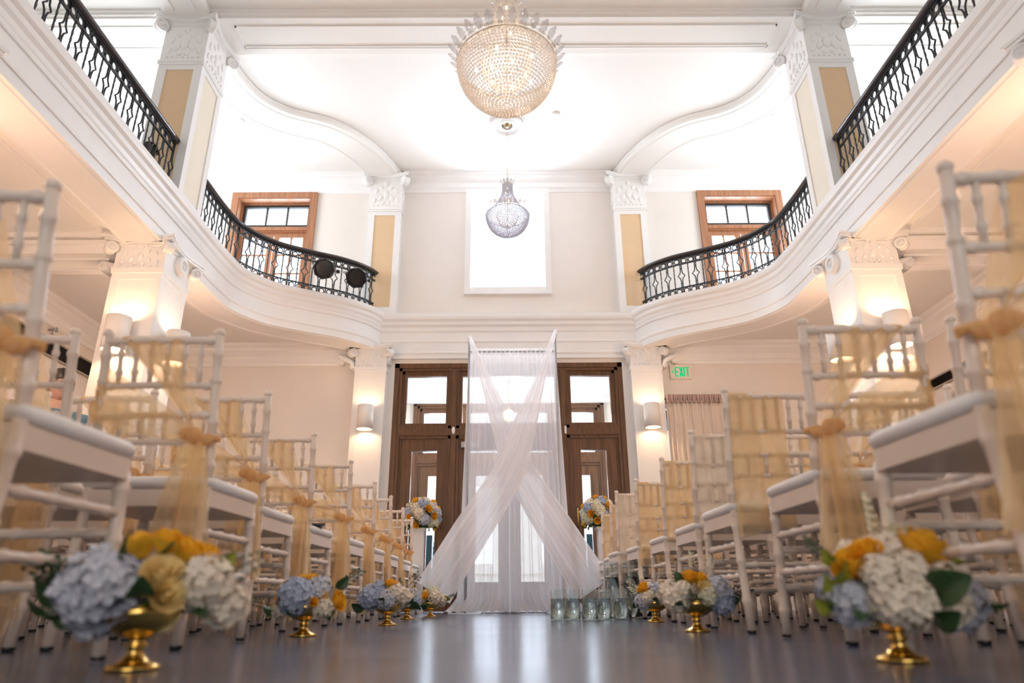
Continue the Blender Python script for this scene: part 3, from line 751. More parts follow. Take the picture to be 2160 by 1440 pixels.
def chandelier(loc, sc_, ztop, label, cm='crystal'):
    R = .38; r = empty('chandelier', loc); tag(r, label, 'chandelier'); rg = random.Random(5)
    b = MB(); rows = 23
    for k in range(rows):
        a = PI/2*k/(rows-.3); rr = R*math.cos(a)**.9; z = -R*1.02*math.sin(a)-.01; n = max(3, int(2*PI*rr/.0255))
        for j in range(n):
            t = 2*PI*(j+.5*(k % 2))/n; bead(b, (rr*math.cos(t), rr*math.sin(t), z), .0128)
    o = beads_mesh(b, 'bead_bowl', cm, r); o.scale = (sc_,)*3; o['kind'] = 'stuff'
    b = MB()
    for k in range(9):      # inner basket of beads
        a = PI/2*k/8.4; rr = R*.5*math.cos(a); z = -R*.62*math.sin(a)+.0; n = max(3, int(2*PI*rr/.034))
        for j in range(n): t = 2*PI*(j+.5*(k % 2))/n; bead(b, (rr*math.cos(t), rr*math.sin(t), z), .013)
    o = beads_mesh(b, 'bead_basket', cm, r); o.scale = (sc_,)*3; o['kind'] = 'stuff'
    b = MB()
    for j in range(40):     # strands that sweep up to the top crown
        t = 2*PI*j/40
        for k in range(24):
            u = k/23; rr = .085+(R*.92-.085)*(1-u)**2.6; z = .01+.62*u**.85; bead(b, (rr*math.cos(t), rr*math.sin(t), z), .009, .013)
    o = beads_mesh(b, 'bead_neck', cm, r); o.scale = (sc_,)*3; o['kind'] = 'stuff'
    b = MB(); b.grid(lambda u, v: ((R+.006*math.cos(2*PI*v))*math.cos(2*PI*u), (R+.006*math.cos(2*PI*v))*math.sin(2*PI*u), .007*math.sin(2*PI*v)), 48, 8, closeu=True)
    for j in range(48):
        t = 2*PI*j/48; c = Vector(((R+.012)*math.cos(t), (R+.012)*math.sin(t), .022)); tx = Vector((-math.sin(t), math.cos(t), 0))
        b.tube([c+tx*(.02*(1-q/14))*math.cos(q*.75)+Vector((0,0,1))*(.02*(1-q/14))*math.sin(q*.75) for q in range(11)], .0022, 5)
    o = b.build('rim', 'pale_gold', r); o.scale = (sc_,)*3
    b = MB(); b.grid(lambda u, v: ((.088+.008*math.cos(2*PI*v))*math.cos(2*PI*u), (.088+.008*math.cos(2*PI*v))*math.sin(2*PI*u), .63+.008*math.sin(2*PI*v)), 24, 6, closeu=True); o = b.build('crown_ring', 'pale_gold', r); o.scale = (sc_,)*3
    for n, rad, z, tilt, s2 in ((30, R+.008, .02, .5, 1), (12, .09, .63, .55, .8)):
        for j in range(n):
            t = 2*PI*j/n
            o = bpy.data.objects.new('crystal_leaf', leaf_me); COL.objects.link(o); o.parent = r
            o.location = (rad*math.cos(t)*sc_, rad*math.sin(t)*sc_, z*sc_); o.rotation_euler = (-tilt, 0, t-PI/2); o.scale = (s2*sc_,)*3
    for j in range(10):
        t = 2*PI*j/10; rr = R*.62 if j % 2 else R*.38
        b = MB(); b.sphere((0, 0, 0), (.012, .012, .026), 8, 6); o = b.build('bulb', 'bulb2', r); o.location = (rr*math.cos(t)*sc_, rr*math.sin(t)*sc_, (-.06 if j % 2 else -.11)*sc_); o.scale = (sc_,)*3
    for k in range(4):
        b = MB(); b.sphere((0, 0, 0), (.010, .010, .022), 8, 6); o = b.build('bulb', 'bulb2', r); o.location = (.03*math.cos(k*PI/2)*sc_, .03*math.sin(k*PI/2)*sc_, (.30+.08*k)*sc_); o.scale = (sc_,)*3
    b = MB(); H = ztop-loc[2]
    b.tube([(0, 0, -.1*sc_), (0, 0, .66*sc_)], .008, 8); b.build('stem', 'pale_gold', r)
    b = MB(); n = int((H-.66*sc_)/.032); 
    for k in range(n):
        z = .66*sc_+(k+.5)*(H-.66*sc_)/n; a = k % 2
        b.tube([((.008*math.cos(q*PI/4))*(1-a), (.008*math.cos(q*PI/4))*a, z+.02*math.sin(q*PI/4)) for q in range(9)], .0028, 5, caps=False)
    b.build('chain', 'pale_gold', r)
    b = MB(); b.lathe([(0, H-.05), (.02, H-.05), (.05, H-.02), (.065, H), (0, H)], 20); b.build('canopy', 'pale_gold', r)
    l = bpy.data.lights.new('chandelier_light', 'POINT'); l.energy = 6*sc_**6; l.color = (1, .78, .56); l.shadow_soft_size = .08*sc_
    o = bpy.data.objects.new('chandelier_light', l); COL.objects.link(o); o.parent = r; o.location = (0, 0, -.05*sc_)
    return r
chandelier((0, 4.2, 4.03), 1.0, ZC, 'large crystal chandelier with a round beaded bowl and leaf crown')
chandelier((0, 7.34, 4.58), .70, ZC, 'small crystal chandelier on a chain before the bright window', 'crystal_dense')
b = MB(); b.lathe([(.07, 0), (.075, -.03), (.11, -.034), (.115, -.008), (.17, -.008), (.175, -.04), (.20, -.055), (.215, -.04), (.22, -.012), (.245, -.03), (.25, 0)], 40, (0, 7.34, ZC)); trim(b)

# ------------------------------------------------------------------ chiavari chair
def bamboo(mb, pts, r0, r1, joints, n=10):
    P = [Vector(p) for p in pts]; L = [0]
    for a, b in zip(P, P[1:]): L.append(L[-1]+(b-a).length)
    T = L[-1]; ts = {0, 1}
    for j in joints: ts |= {j-.011/T, j-.005/T, j, j+.005/T, j+.011/T}
    for l in L: ts.add(l/T)
    ts = sorted(t for t in ts if 0 <= t <= 1); out = []; rs = []
    for t in ts:
        d = t*T; k = 0
        while k < len(L)-2 and L[k+1] < d: k += 1
        q = P[k].lerp(P[k+1], (d-L[k])/max(1e-9, L[k+1]-L[k])); out.append(q)
        e = 0
        for j in joints:
            x = abs(t-j)*T
            if x < .0065: e = max(e, .0032)
        rs.append(r0+(r1-r0)*t+e)
    mb.tube(out, rs, n); return mb
HW, FW, SD = .174, .200, .385
def make_chair():
    r = empty('chiavari_chair')
    y_at = lambda z: -.035+ .045*min(1, z/.43) - (.075*max(0, z-.45)/.47)
    def post(s): return [(s*HW, y_at(z), z) for z in (0, .2, .43, .55, .75, .905)]
    for s in (-1, 1):
        b = MB(); bamboo(b, post(s), .0155, .0135, (.12, .28, .42, .56, .70, .84, .93)); t = Vector(post(s)[-1]); b.lathe([(0, .02), (.010, .018), (.0165, .010), (.0165, 0), (.012, -.004)], 10, t); o = b.build('leg', 'chair', r); b = MB(); b.lathe([(0, .0), (.015, 0), (.0172, .006), (.0165, .012)], 10, post(s)[0]); b.build('foot_glide', 'black', o)
    for s in (-1, 1):
        b = MB(); bamboo(b, [(s*(FW-.012), SD+.012, 0), (s*(FW-.018), SD-.02, .41)], .0135, .0165, (.2, .45, .62, .9)); o = b.build('leg', 'chair', r); b = MB(); b.lathe([(0, .0), (.013, 0), (.0152, .006), (.0145, .012)], 10, (s*(FW-.012), SD+.012, 0)); b.build('foot_glide', 'black', o)
    # seat outline: trapezoid with rounded front corners
    out = []
    def seat_outline(g):
        P = [(-HW-.012-g, -.005-g)]
        for k in range(7):
            a = PI+ -PI/2*k/6; P.append((-FW+.05-(.05+g)*math.cos(PI/2*k/6), SD-.04+(.05+g)*math.sin(PI/2*k/6)))
        for k in range(5): pass
        Q = [(-x, y) for x, y in reversed(P)]
        m_ = P + [(FW*.3-.0*k, SD+.018+g) for k in range(0)] + Q
        return m_
    b = MB(); so = seat_outline(0); b.prism(so, .388, .436); so2 = seat_outline(-.012); b.prism(so2, .436, .442); b.build('seat', 'chair', r)
    b = MB()
    levels = [(-.006, .440), (.002, .446), (.006, .456), (.004, .467), (-.008, .476), (-.04, .482), (-.09, .485), (-.15, .486)]
    rings = []
    cxy = Vector((0, .18))
    for g, z in levels:
        P = seat_outline(min(g, 0)) if g <= 0 else seat_outline(g)
        if g < -.02:
            f = 1+g/.2; base = seat_outline(-.01); P = [tuple(cxy+(Vector(q)-cxy)*f) for q in base]
        i = len(b.v); b.v += [(x, y, z) for x, y in P]; rings.append((i, len(P)))
    for (i, n), (j, _) in zip(rings, rings[1:]):
        for k in range(n): b.f.append((i+k, i+(k+1) % n, j+(k+1) % n, j+k)); b.s.append(True)
    i, n = rings[-1]; b.f.append(tuple(i+k for k in range(n))); b.s.append(True)
    b.build('cushion', 'cushion', r)
    for z, rr in ((.885, .0125), (.745, .0105), (.655, .0105), (.575, .0105)):
        b = MB(); bow = -.012; n = 8
        bamboo(b, [(-HW+2*HW*k/n, y_at(z)+bow*math.sin(PI*k/n), z) for k in range(n+1)], rr, rr, (.08, .28, .5, .72, .92)); b.build('top_rail' if z > .8 else 'back_rail', 'chair', r)
    for k in range(6):
        x = -HW+2*HW*(k+1)/7; bw = -.012*math.sin(PI*(k+1)/7)
        b = MB(); bamboo(b, [(x, y_at(.75)+bw, .745), (x, y_at(.885)+bw, .885)], .0075, .0075, (.3, .7), 8); b.build('spindle', 'chair', r)
    for k in range(4):
        x = -HW+2*HW*(k+1)/5; bw = -.012*math.sin(PI*(k+1)/5)
        b = MB(); bamboo(b, [(x, y_at(.575)+bw, .575), (x, y_at(.655)+bw, .655)], .0075, .0075, (.5,), 8); b.build('spindle', 'chair', r)
    fx = lambda z: FW-.012-.006*z/.41
    fy = lambda z: SD+.012-.032*z/.41
    for s in (-1, 1):
        for z in (.315, .20):
            b = MB(); bamboo(b, [(s*HW, y_at(z), z), (s*fx(z), fy(z), z)], .0105, .0105, (.15, .38, .62, .85)); b.build('stretcher', 'chair', r)
    for z in (.27, .155):
        b = MB(); bamboo(b, [(-fx(z), fy(z), z), (fx(z), fy(z), z)], .0105, .0105, (.15, .38, .62, .85)); b.build('stretcher', 'chair', r)
    b = MB(); bamboo(b, [(-HW, y_at(.24), .24), (HW, y_at(.24), .24)], .0105, .0105, (.15, .38, .62, .85)); b.build('stretcher', 'chair', r)
    return r
chair0 = make_chair()
Y_AT = lambda z: -.035+.045*min(1, z/.43)-(.075*max(0, z-.45)/.47)

# sashes ------------------------------------------------------------
def lerp(a, b, t): return a+(b-a)*t
def sash_tied(a, seed):
    rg = random.Random(seed); r = empty('chair_sash'); K = Vector((a*.142, Y_AT(.58)-.035, .585)); p1 = rg.uniform(0, 6); p2 = rg.uniform(0, 6)
    def strip(mb, A0, A1, end, w_end, folds, amp, sag):
        """cloth from the line A0-A1 gathered to the knot"""
        def fn(u, v):
            s0 = Vector(A0).lerp(Vector(A1), u); e = Vector(end)+Vector((0, 0, (u-.5)*-w_end))
            q = s0.lerp(e, v); k = math.sin(PI*v)
            q.y += -sag*k + amp*(.35+.65*(1-v))*math.sin(2*PI*folds*u+p1+v*2) - .004*math.sin(13*u+p2+4*v)
            q.z += -.02*k*(u-.5)
            return q
        mb.grid(fn, 26, 16)
    b = MB(); yt = Y_AT(.90)
    strip(b, (-a*.12, yt-.016, .885), (a*.065, yt-.016, .885), K, .04, 2.5, .007, .012)
    # turn over the top rail and a short fall in front
    def over(u, v):
        x = lerp(-a*.12, a*.065, u)
        if v < .4:
            t = v/.4*PI; return (x, yt-.001-.016*math.cos(t), .885+.016*math.sin(t))
        t = (v-.4)/.6; q = Vector((x, yt+.016, .885)).lerp(Vector((a*.13+.02*a*(u-.5), Y_AT(.6)+.022, .60)), t); q.y += .005*math.sin(16*u+p1)*(1-t); return q
    b.grid(over, 20, 18)
    b.build('upper_swag', 'sash', r)
    b = MB(); yp = Y_AT(.74)
    strip(b, (-a*.184, yp-.017, .815), (-a*.190, Y_AT(.66)-.017, .635), K, .035, 3, .004, .004)
    def wrap(u, v):
        t = v*PI; return (-a*(.173+.019*math.sin(t)), lerp(yp, Y_AT(.66), u)-.018*math.cos(t)+.003*math.sin(20*u), lerp(.825, .635, u))
    b.grid(wrap, 12, 8)
    b.build('side_swag', 'sash', r)
    # knot of gathered cloth round the post with two small loops
    b = MB()
    def lump(c, rx, ry, rz, ph):
        c = Vector(c)
        b.grid(lambda u, v: c+Vector(((1+.16*math.sin(5*2*PI*u+ph)*math.cos(PI*(v-.5)))*rx*math.cos(2*PI*u)*math.cos(PI*(v-.5)), (1+.16*math.sin(5*2*PI*u+ph))*ry*math.sin(2*PI*u)*math.cos(PI*(v-.5)), rz*math.sin(PI*(v-.5)))), 30, 12, closeu=True)
    lump(K+Vector((0, -.006, 0)), .020, .020, .026, p1); lump(K+Vector((a*.030, -.004, -.012)), .024, .014, .017, p2); lump(K+Vector((-a*.026, -.004, .008)), .022, .013, .018, p1+2)
    b.tube([K+Vector((a*.03, 0, 0)), (a*.196, Y_AT(.58), .585), (a*.18, Y_AT(.58)+.02, .585), (a*.12, Y_AT(.58)+.016, .585), K+Vector((-a*.03, .01, 0))], .009, 8)
    b.build('knot', 'sashk', r)
    for (dx, zt, w0, w1, ph, dy, nm) in ((-.012, .05, .030, .075, p1, -.012, 'tail'), (.05, .21, .02, .055, p2, .006, 'tail')):
        b = MB()
        def fn(u, v):
            z = lerp(K.z-.02, zt+.01*math.sin(7*u), v); ww = lerp(w0, w1, v**.7)
            return (K.x+a*dx*(v**.6)-a*.02*v+ww*(2*u-1), K.y+dy-.03*math.sin(PI*min(1, v*1.1))*.6+(.006+.014*v)*math.sin(2*PI*1.7*u+ph+1.5*v), z)
        b.grid(fn, 22, 22); b.build(nm, 'sash', r)
    return r
def sash_draped(a, seed):
    rg = random.Random(seed); r = empty('chair_sash'); yt = Y_AT(.90); p1 = rg.uniform(0, 6); x0, x1 = -a*.05, a*.165
    zb = rg.uniform(.34, .46); m_ = 'ivory' if seed % 3 == 0 else 'sashd'
    if seed % 2: x0, x1 = -a*.16, a*.08
    b = MB()
    def back(u, v):
        z = lerp(.885, zb+.015*math.sin(5*u), v); x = lerp(x0, x1, u)*(1+.0*v)+.012*v*math.sin(4*u+p1)
        return (x, Y_AT(max(.46, z))-.017-.012*v-.004+(.004+.012*v)*math.sin(2*PI*2.3*u+p1+v)+.004*math.sin(23*u+2*p1+3*v), z)
    b.grid(back, 26, 16); b.build('rear_fall', m_, r)
    b = MB()
    def over(u, v):
        x = lerp(x0, x1, u)
        if v < .3:
            t = v/.3*PI; return (x, yt-.001-.017*math.cos(t), .885+.017*math.sin(t))
        t = (v-.3)/.7; z = lerp(.885, .53, t); return (x+.01*t*math.sin(5*u+p1), Y_AT(z)+.018+.004*t+(.002+.006*t)*math.sin(2*PI*2*u+p1), z)
    b.grid(over, 24, 18); b.build('front_fall', m_, r)
    return r
ORD = ['first', 'second', 'third', 'fourth', 'fifth', 'sixth', 'seventh', 'eighth', 'ninth']
rowsL = [(1.19, .92), (2.00, .905), (2.67, .975), (3.40, .985), (4.12, .955), (4.90, .955), (5.60, .955), (6.35, .965), (7.10, .985)]
rowsR = [(1.14, .865), (1.94, .905), (2.67, .88), (3.40, .925), (4.10, .92), (4.88, .90), (5.43, .84), (6.10, .89), (6.83, .91)]
tied = {}; drap = {}
for a in (-1, 1):
    for k in range(3): tied[(a, k)] = sash_tied(a, 10+k+5*a)
    for k in range(6): drap[(a, k)] = sash_draped(a, k)
used = set()
KIDS = {}
for q in COL.objects:
    if q.parent: KIDS.setdefault(q.parent.name, []).append(q)
def place(proto, loc, rz, label, cat, group):
    if proto.name in used: o = copy_tree(proto, None, KIDS)
    else: o = proto; used.add(proto.name)
    o.location = loc; o.rotation_euler = (0, 0, rz); tag(o, label, cat, group); return o
rg = random.Random(21)
SEEN = {-1: [2, 3, 4, 5, 5, 5, 5, 5, 5], 1: [2, 3, 4, 5, 5, 5, 5, 5, 5]}
for s, rows, side in ((-1, rowsL, 'spotlight side'), (1, rowsR, 'EXIT sign side')):
    for i, (d, ax) in enumerate(rows):
        for k in range(SEEN[s][i]):
            cx = s*(ax+HW+.445*k); y = d+.06+(rg.uniform(-.03, .03) if k else 0); rz = R_(rg.uniform(-2.5, 2.5)) if k else R_(rg.uniform(-1, 1))
            row = ORD[8-i]; seat = 'aisle-end chair' if k == 0 else ORD[k]+' chair from aisle'
            place(chair0, (cx, y, 0), rz, 'white chiavari chair, %s in %s row from drape, %s' % ('aisle end' if k == 0 else ORD[k]+' from aisle', row, side), 'chair', 'ceremony chairs')
            a = -s
            if s < 0 or i in (0, 1) or (k > 0 and (i+k) % 3 == 0): p_ = tied[(a, (i+k) % 3)]; what = 'gold organza sash tied on'
            else: p_ = drap[(a, (i*2+k) % 6)]; what = 'organza sash draped over'
            place(p_, (cx, y, 0), rz, '%s %s, %s row from drape, %s' % (what, seat, row, side), 'sash', 'chair sashes')
for d_ in (tied, drap):
    for p_ in d_.values():
        if p_.name not in used:
            for q in KIDS.get(p_.name, []): bpy.data.objects.remove(q)
            bpy.data.objects.remove(p_)
# booklet left on a seat
d, ax = rowsL[3]
r = empty('program_booklet', (-(ax+.06), d+.06+.20, .487), R_(20)); tag(r, 'dark booklet with a red slip lying on an aisle chair seat', 'booklet')
b = MB(); b.box((-.075, -.11, .0), (.075, .11, .008)); b.build('cover', 'navy', r); MB().box((-.06, -.02, .008), (-.01, .10, .014)).build('slip', 'red', r)

# ------------------------------------------------------------------ flowers
def floret(mb, c, n, size, rg):
    n = Vector(n).normalized(); t = n.orthogonal().normalized(); b_ = n.cross(t); ro = rg.uniform(0, PI)
    for k in range(4):
        a = ro+k*PI/2; d = t*math.cos(a)+b_*math.sin(a); e = n.cross(d)
        c0 = Vector(c); tip = c0+d*size+n*size*.18; L_ = c0+d*size*.6+e*size*.48+n*size*.22; R__ = c0+d*size*.6-e*size*.48+n*size*.22
        i = len(mb.v); mb.v += [tuple(c0), tuple(R__), tuple(tip), tuple(L_)]; mb.f.append((i, i+1, i+2, i+3)); mb.s.append(False)
def hydrangea_me(seed, m_):
    rg = random.Random(seed); b = MB(); b.sphere((0, 0, 0), .72, 12, 8)
    N = 64
    for k in range(N):
        z = 1-2*(k+.5)/N; ph = k*2.39996; rr = math.sqrt(1-z*z); d = Vector((rr*math.cos(ph), rr*math.sin(ph), z))
        f = rg.uniform(.84, 1.0); dn = (d+Vector((rg.uniform(-.35,.35), rg.uniform(-.35,.35), rg.uniform(-.35,.35)))).normalized()
        floret(b, d*f, dn, .30*rg.uniform(.85, 1.15), rg)
    return b.mesh('hydrangea', m_)
def rose_me(m_):
    b = MB(); rg = random.Random(2)
    for ring, (n, r0, tilt, h) in enumerate(((3, .20, .0, .80), (4, .38, .10, .84), (5, .56, .24, .78), (6, .72, .45, .66))):
        for k in range(n):
            a0 = 2*PI*k/n+ring*.7; span = 2*PI/n*.72
            def fn(u, v):
                a = a0+span*(u-.5)*2*.8; rad = r0*(.35+.65*math.sin(PI/2*v))+tilt*.35*v*v+.08*v*v*(1 if ring else 0)
                z = -.55+ (h+.55)*v*(1-.18*(2*u-1)**2) - tilt*.55*v*v
                return (rad*math.cos(a), rad*math.sin(a), z)
            b.grid(fn, 6, 6)
    b.sphere((0, 0, .1), (.18, .18, .5), 8, 6)
    return b.mesh('rose', m_)
def leafy_me(m_, seed):
    rg = random.Random(seed); b = MB()
    b.grid(lambda u, v: (.42*(2*u-1)*math.sin(PI*(.04+.94*v))**.8, -.22*abs(2*u-1)*math.sin(PI*v)+ .30*v*v, v), 6, 10)
    return b.mesh('leaf', m_)
def sprig_me(m_):
    b = MB(); b.tube([(0, 0, 0), (.03, 0, .5), (.0, .02, 1)], .02, 5)
    for k in range(9):
        z = .15+.09*k; s = 1 if k % 2 else -1
        b.grid(lambda u, v: (s*(.28*v*(1-.03*k)), .06*(2*u-1)*math.sin(PI*v), z+.14*v), 2, 5)
        b.sphere((s*.26*(1-.05*k), .02, z+.16), .05, 6, 4)
    return b.mesh('sprig', m_)
HY = {k: [hydrangea_me(s_, 'hyd_'+k) for s_ in (1, 2)] for k in ('white', 'cream', 'blue', 'pale')}
RO = {'Y': rose_me('rose'), 'y': rose_me('rose2')}
LF = {'l': leafy_me('leaf', 1), 'L': leafy_me('leaf2', 2)}
SG = {'s': sprig_me('leaf'), 'S': sprig_me('hyd_cream')}
def flower(parent, code, loc, r, direction, rg):
    d = Vector(direction).normalized()
    if code in 'wcbp':
        me = HY[{'w': 'white', 'c': 'cream', 'b': 'blue', 'p': 'pale'}[code]][rg.randint(0, 1)]; nm = 'hydrangea'
    elif code in RO: me = RO[code]; nm = 'rose'
    elif code in LF: me = LF[code]; nm = 'leaf'; r *= .8
    else: me = SG[code]; nm = 'sprig'
    o = bpy.data.objects.new(nm, me); COL.objects.link(o); o.parent = parent; o.location = loc
    o.rotation_euler = d.to_track_quat('Z', 'Y').to_euler(); o.rotation_euler.rotate_axis('Z', rg.uniform(0, 6)); o.scale = (r,)*3
    return o
BOWL = [(0, 0), (.046, 0), (.050, .004), (.046, .009), (.030, .014), (.018, .024), (.013, .036), (.020, .041), (.020, .045), (.013, .050), (.018, .054), (.040, .060), (.062, .075), (.076, .098), (.079, .116), (.076, .116), (.070, .098), (.056, .080), (.03, .068), (0, .066)]
bowl_me = MB().lathe(BOWL, 32).mesh('bowl', 'gold')
foam_me = MB().sphere((0, 0, .105), (.066, .066, .035), 14, 8).mesh('moss', 'leaf')
def centerpiece(x, y, heads, label, seed, sc_=1.0, rz=0):
    rg = random.Random(seed); r = empty('flower_centerpiece', (x, y, 0), rz); tag(r, label, 'flower arrangement', 'flower centerpieces along the aisle'); r.scale = (sc_,)*3
    for nm, me in (('bowl', bowl_me), ('moss', foam_me)):
        o = bpy.data.objects.new(nm, me); COL.objects.link(o); o.parent = r
    for code, dx, dz, dy, rad in heads:
        flower(r, code, (dx, dy, .11+dz), rad, (dx*1.2, dy*1.2-.02, dz+.03), rg)
    return r
# x across, z above the rim, y away from the viewer
A1 = [('p', -.045, .035, -.085, .072), ('p', -.075, .0, -.03, .055), ('Y', -.035, .115, .02, .040), ('Y', .025, .12, .0, .038), ('Y', .065, .10, .01, .042), ('Y', .10, .085, .02, .042),
      ('y', .055, .055, -.06, .044), ('y', .075, .02, -.07, .036), ('w', .125, .045, -.02, .052), ('w', .15, .01, .02, .045), ('b', -.08, .05, .05, .06), ('w', .03, .05, .09, .06),
      ('l', -.13, .02, -.03, .10), ('l', -.15, .03, .0, .09), ('l', -.14, -.01, -.02, .09), ('s', -.15, .05, -.01, .10), ('l', .04, .02, -.09, .07), ('l', -.02, .09, -.05, .06), ('l', .05, .09, -.05, .05), ('l', -.11, -.02, .0, .08), ('s', -.13, .05, .0, .10), ('l', .005, .03, -.085, .06), ('l', .0, .0, -.08, .07), ('L', .13, .07, .0, .06), ('l', .10, -.01, -.04, .07), ('s', .14, .06, .03, .08)]
A2 = [('b', -.02, .03, -.075, .066), ('Y', -.075, .055, -.03, .034), ('Y', -.085, .02, -.03, .03), ('Y', .02, .085, -.01, .034), ('Y', -.03, .085, .02, .032), ('Y', .075, .03, -.06, .022), ('Y', .05, .01, -.085, .02), ('Y', .12, .01, -.02, .042),
      ('p', .05, .05, -.03, .05), ('w', .08, -.01, -.05, .04), ('w', .02, .04, .07, .06), ('p', -.06, .02, .05, .055), ('y', .06, .07, .03, .034), ('w', -.09, -.02, -.02, .03), ('l', -.10, -.02, -.02, .07), ('l', .11, .06, .0, .07), ('s', .12, .07, .02, .10), ('l', .08, -.03, -.04, .06), ('s', -.13, .0, .0, .08), ('l', -.02, -.02, -.07, .06)]
A3 = [('b', -.09, .03, -.04, .066), ('b', -.05, .07, .0, .05), ('Y', .01, .095, -.01, .040), ('y', .03, .06, -.05, .034), ('w', .05, .05, -.04, .052), ('w', .09, .03, -.01, .05), ('p', .0, .02, -.07, .05), ('Y', -.03, .09, .02, .034), ('w', .02, .05, .07, .06), ('b', -.06, .03, .06, .06),
      ('l', -.12, -.02, -.03, .09), ('l', -.01, .0, -.08, .08), ('l', .12, -.02, -.01, .09), ('l', .10, .0, -.04, .07), ('s', .09, .08, .02, .10), ('s', -.02, .10, .0, .06)]
A4 = [('p', .03, .05, -.04, .06), ('b', .06, .01, -.05, .05), ('w', -.05, .06, -.03, .055), ('Y', .03, .09, -.01, .03), ('Y', -.01, .09, .0, .03), ('w', .0, .04, .06, .06), ('p', -.08, .01, .0, .05), ('l', -.10, -.02, -.03, .09), ('l', .0, -.01, -.08, .08), ('l', .10, -.02, -.02, .08), ('s', -.04, .10, 0, .08)]
A5 = [('w', .04, .04, -.05, .058), ('w', .09, .02, -.01, .05), ('Y', -.04, .05, -.05, .036), ('y', -.05, .08, .0, .036), ('c', .02, .08, .0, .05), ('w', -.05, .02, .04, .06), ('L', -.06, .0, -.05, .07), ('L', .11, .02, -.02, .08), ('s', .12, .03, 0, .09), ('S', -.02, .11, 0, .07), ('S', .05, .11, 0, .06), ('l', -.02, -.01, -.07, .06)]
B1 = [('Y', -.085, .065, -.05, .045), ('Y', -.055, .09, -.05, .036), ('Y', .055, .095, -.05, .056), ('w', -.055, .05, -.085, .038), ('w', -.045, .005, -.09, .044), ('w', .0, .055, -.08, .040), ('w', .0, .09, -.02, .048), ('w', .07, .035, -.085, .040), ('w', .065, -.005, -.08, .040), ('w', -.005, .0, -.08, .05),
      ('y', .10, .045, -.04, .032), ('Y', .11, .02, -.04, .03), ('p', .13, .0, .0, .058), ('p', -.10, .0, -.04, .045), ('c', .04, .12, -.01, .03), ('w', .0, .06, .07, .07), ('p', .10, .04, .06, .05), ('p', -.08, .02, .05, .045),
      ('L', -.10, .04, -.06, .08), ('L', -.13, .03, -.05, .06), ('L', -.13, -.01, -.04, .06), ('L', -.11, .07, -.03, .05), ('l', -.12, .0, -.03, .06), ('l', .03, .015, -.10, .10), ('l', .02, -.03, -.09, .08), ('l', -.08, -.02, -.07, .07), ('S', -.02, .12, -.02, .09), ('S', .02, .13, .0, .06), ('L', .12, .06, -.02, .06), ('s', .15, -.02, .02, .09), ('s', -.10, .07, .0, .08)]
B2 = [('w', -.085, .01, -.06, .05), ('w', -.06, .035, -.07, .042), ('Y', -.02, .085, -.02, .040), ('Y', .02, .08, -.03, .038), ('y', .025, .045, -.07, .034), ('y', .05, .05, -.05, .03), ('c', .03, .02, -.08, .034), ('p', .085, .04, -.03, .055), ('b', .10, .0, -.03, .05), ('p', .12, .01, .02, .05), ('w', .0, .05, .06, .06), ('w', -.09, .03, .03, .05),
      ('l', -.02, .01, -.09, .10), ('l', -.06, -.02, -.08, .09), ('l', .13, .0, -.02, .07), ('S', .0, .12, 0, .07), ('S', .05, .10, 0, .08), ('l', -.05, .07, -.02, .06), ('s', .13, .02, 0, .10)]
B3 = [('Y', -.075, .065, -.03, .030), ('Y', -.045, .06, -.05, .032), ('Y', -.055, .085, .0, .028), ('Y', .055, .06, -.04, .030), ('Y', .085, .055, -.02, .032), ('p', .0, .06, -.05, .045), ('p', .03, .03, -.07, .042), ('w', -.05, .02, -.07, .036), ('p', -.075, .0, -.04, .045), ('c', -.03, .035, -.07, .028), ('p', .07, .02, -.05, .044), ('w', .0, .05, .06, .06), ('y', .04, .095, .0, .022), ('c', .10, .03, 0, .036),
      ('l', -.01, .0, -.09, .06), ('l', -.09, -.02, -.02, .07), ('S', -.08, .04, -.02, .09), ('S', .02, .08, -.01, .07), ('S', .10, .03, -.02, .08), ('s', -.10, .05, 0, .09)]
centerpiece(-.72, 1.44, A1, 'gold footed bowl of flowers, pale lilac hydrangea largest, closest to camera, spotlight side', 1)
centerpiece(-.775, 2.78, A2, 'gold footed bowl with one blue hydrangea in front ringed by small yellow roses', 2)
centerpiece(-.665, 4.0, A3, 'gold footed bowl with two blue hydrangeas and a single yellow rose on top', 3)
centerpiece(-.755, 5.4, A4, 'gold footed bowl of pale blue flowers, second from drape, spotlight side', 4)
centerpiece(-.67, 6.2, A5, 'gold footed bowl of white and yellow flowers closest to the drape', 5)
centerpiece(.775, 1.485, B1, 'gold footed bowl of white flowers with one big yellow rose, EXIT sign side', 6)
centerpiece(.735, 2.9, B2, 'gold footed bowl of white and blue hydrangeas topped by yellow roses, EXIT side', 7)
centerpiece(.83, 4.2, B3, 'gold footed bowl of small yellow and blue flowers beside the glass cylinders', 8)
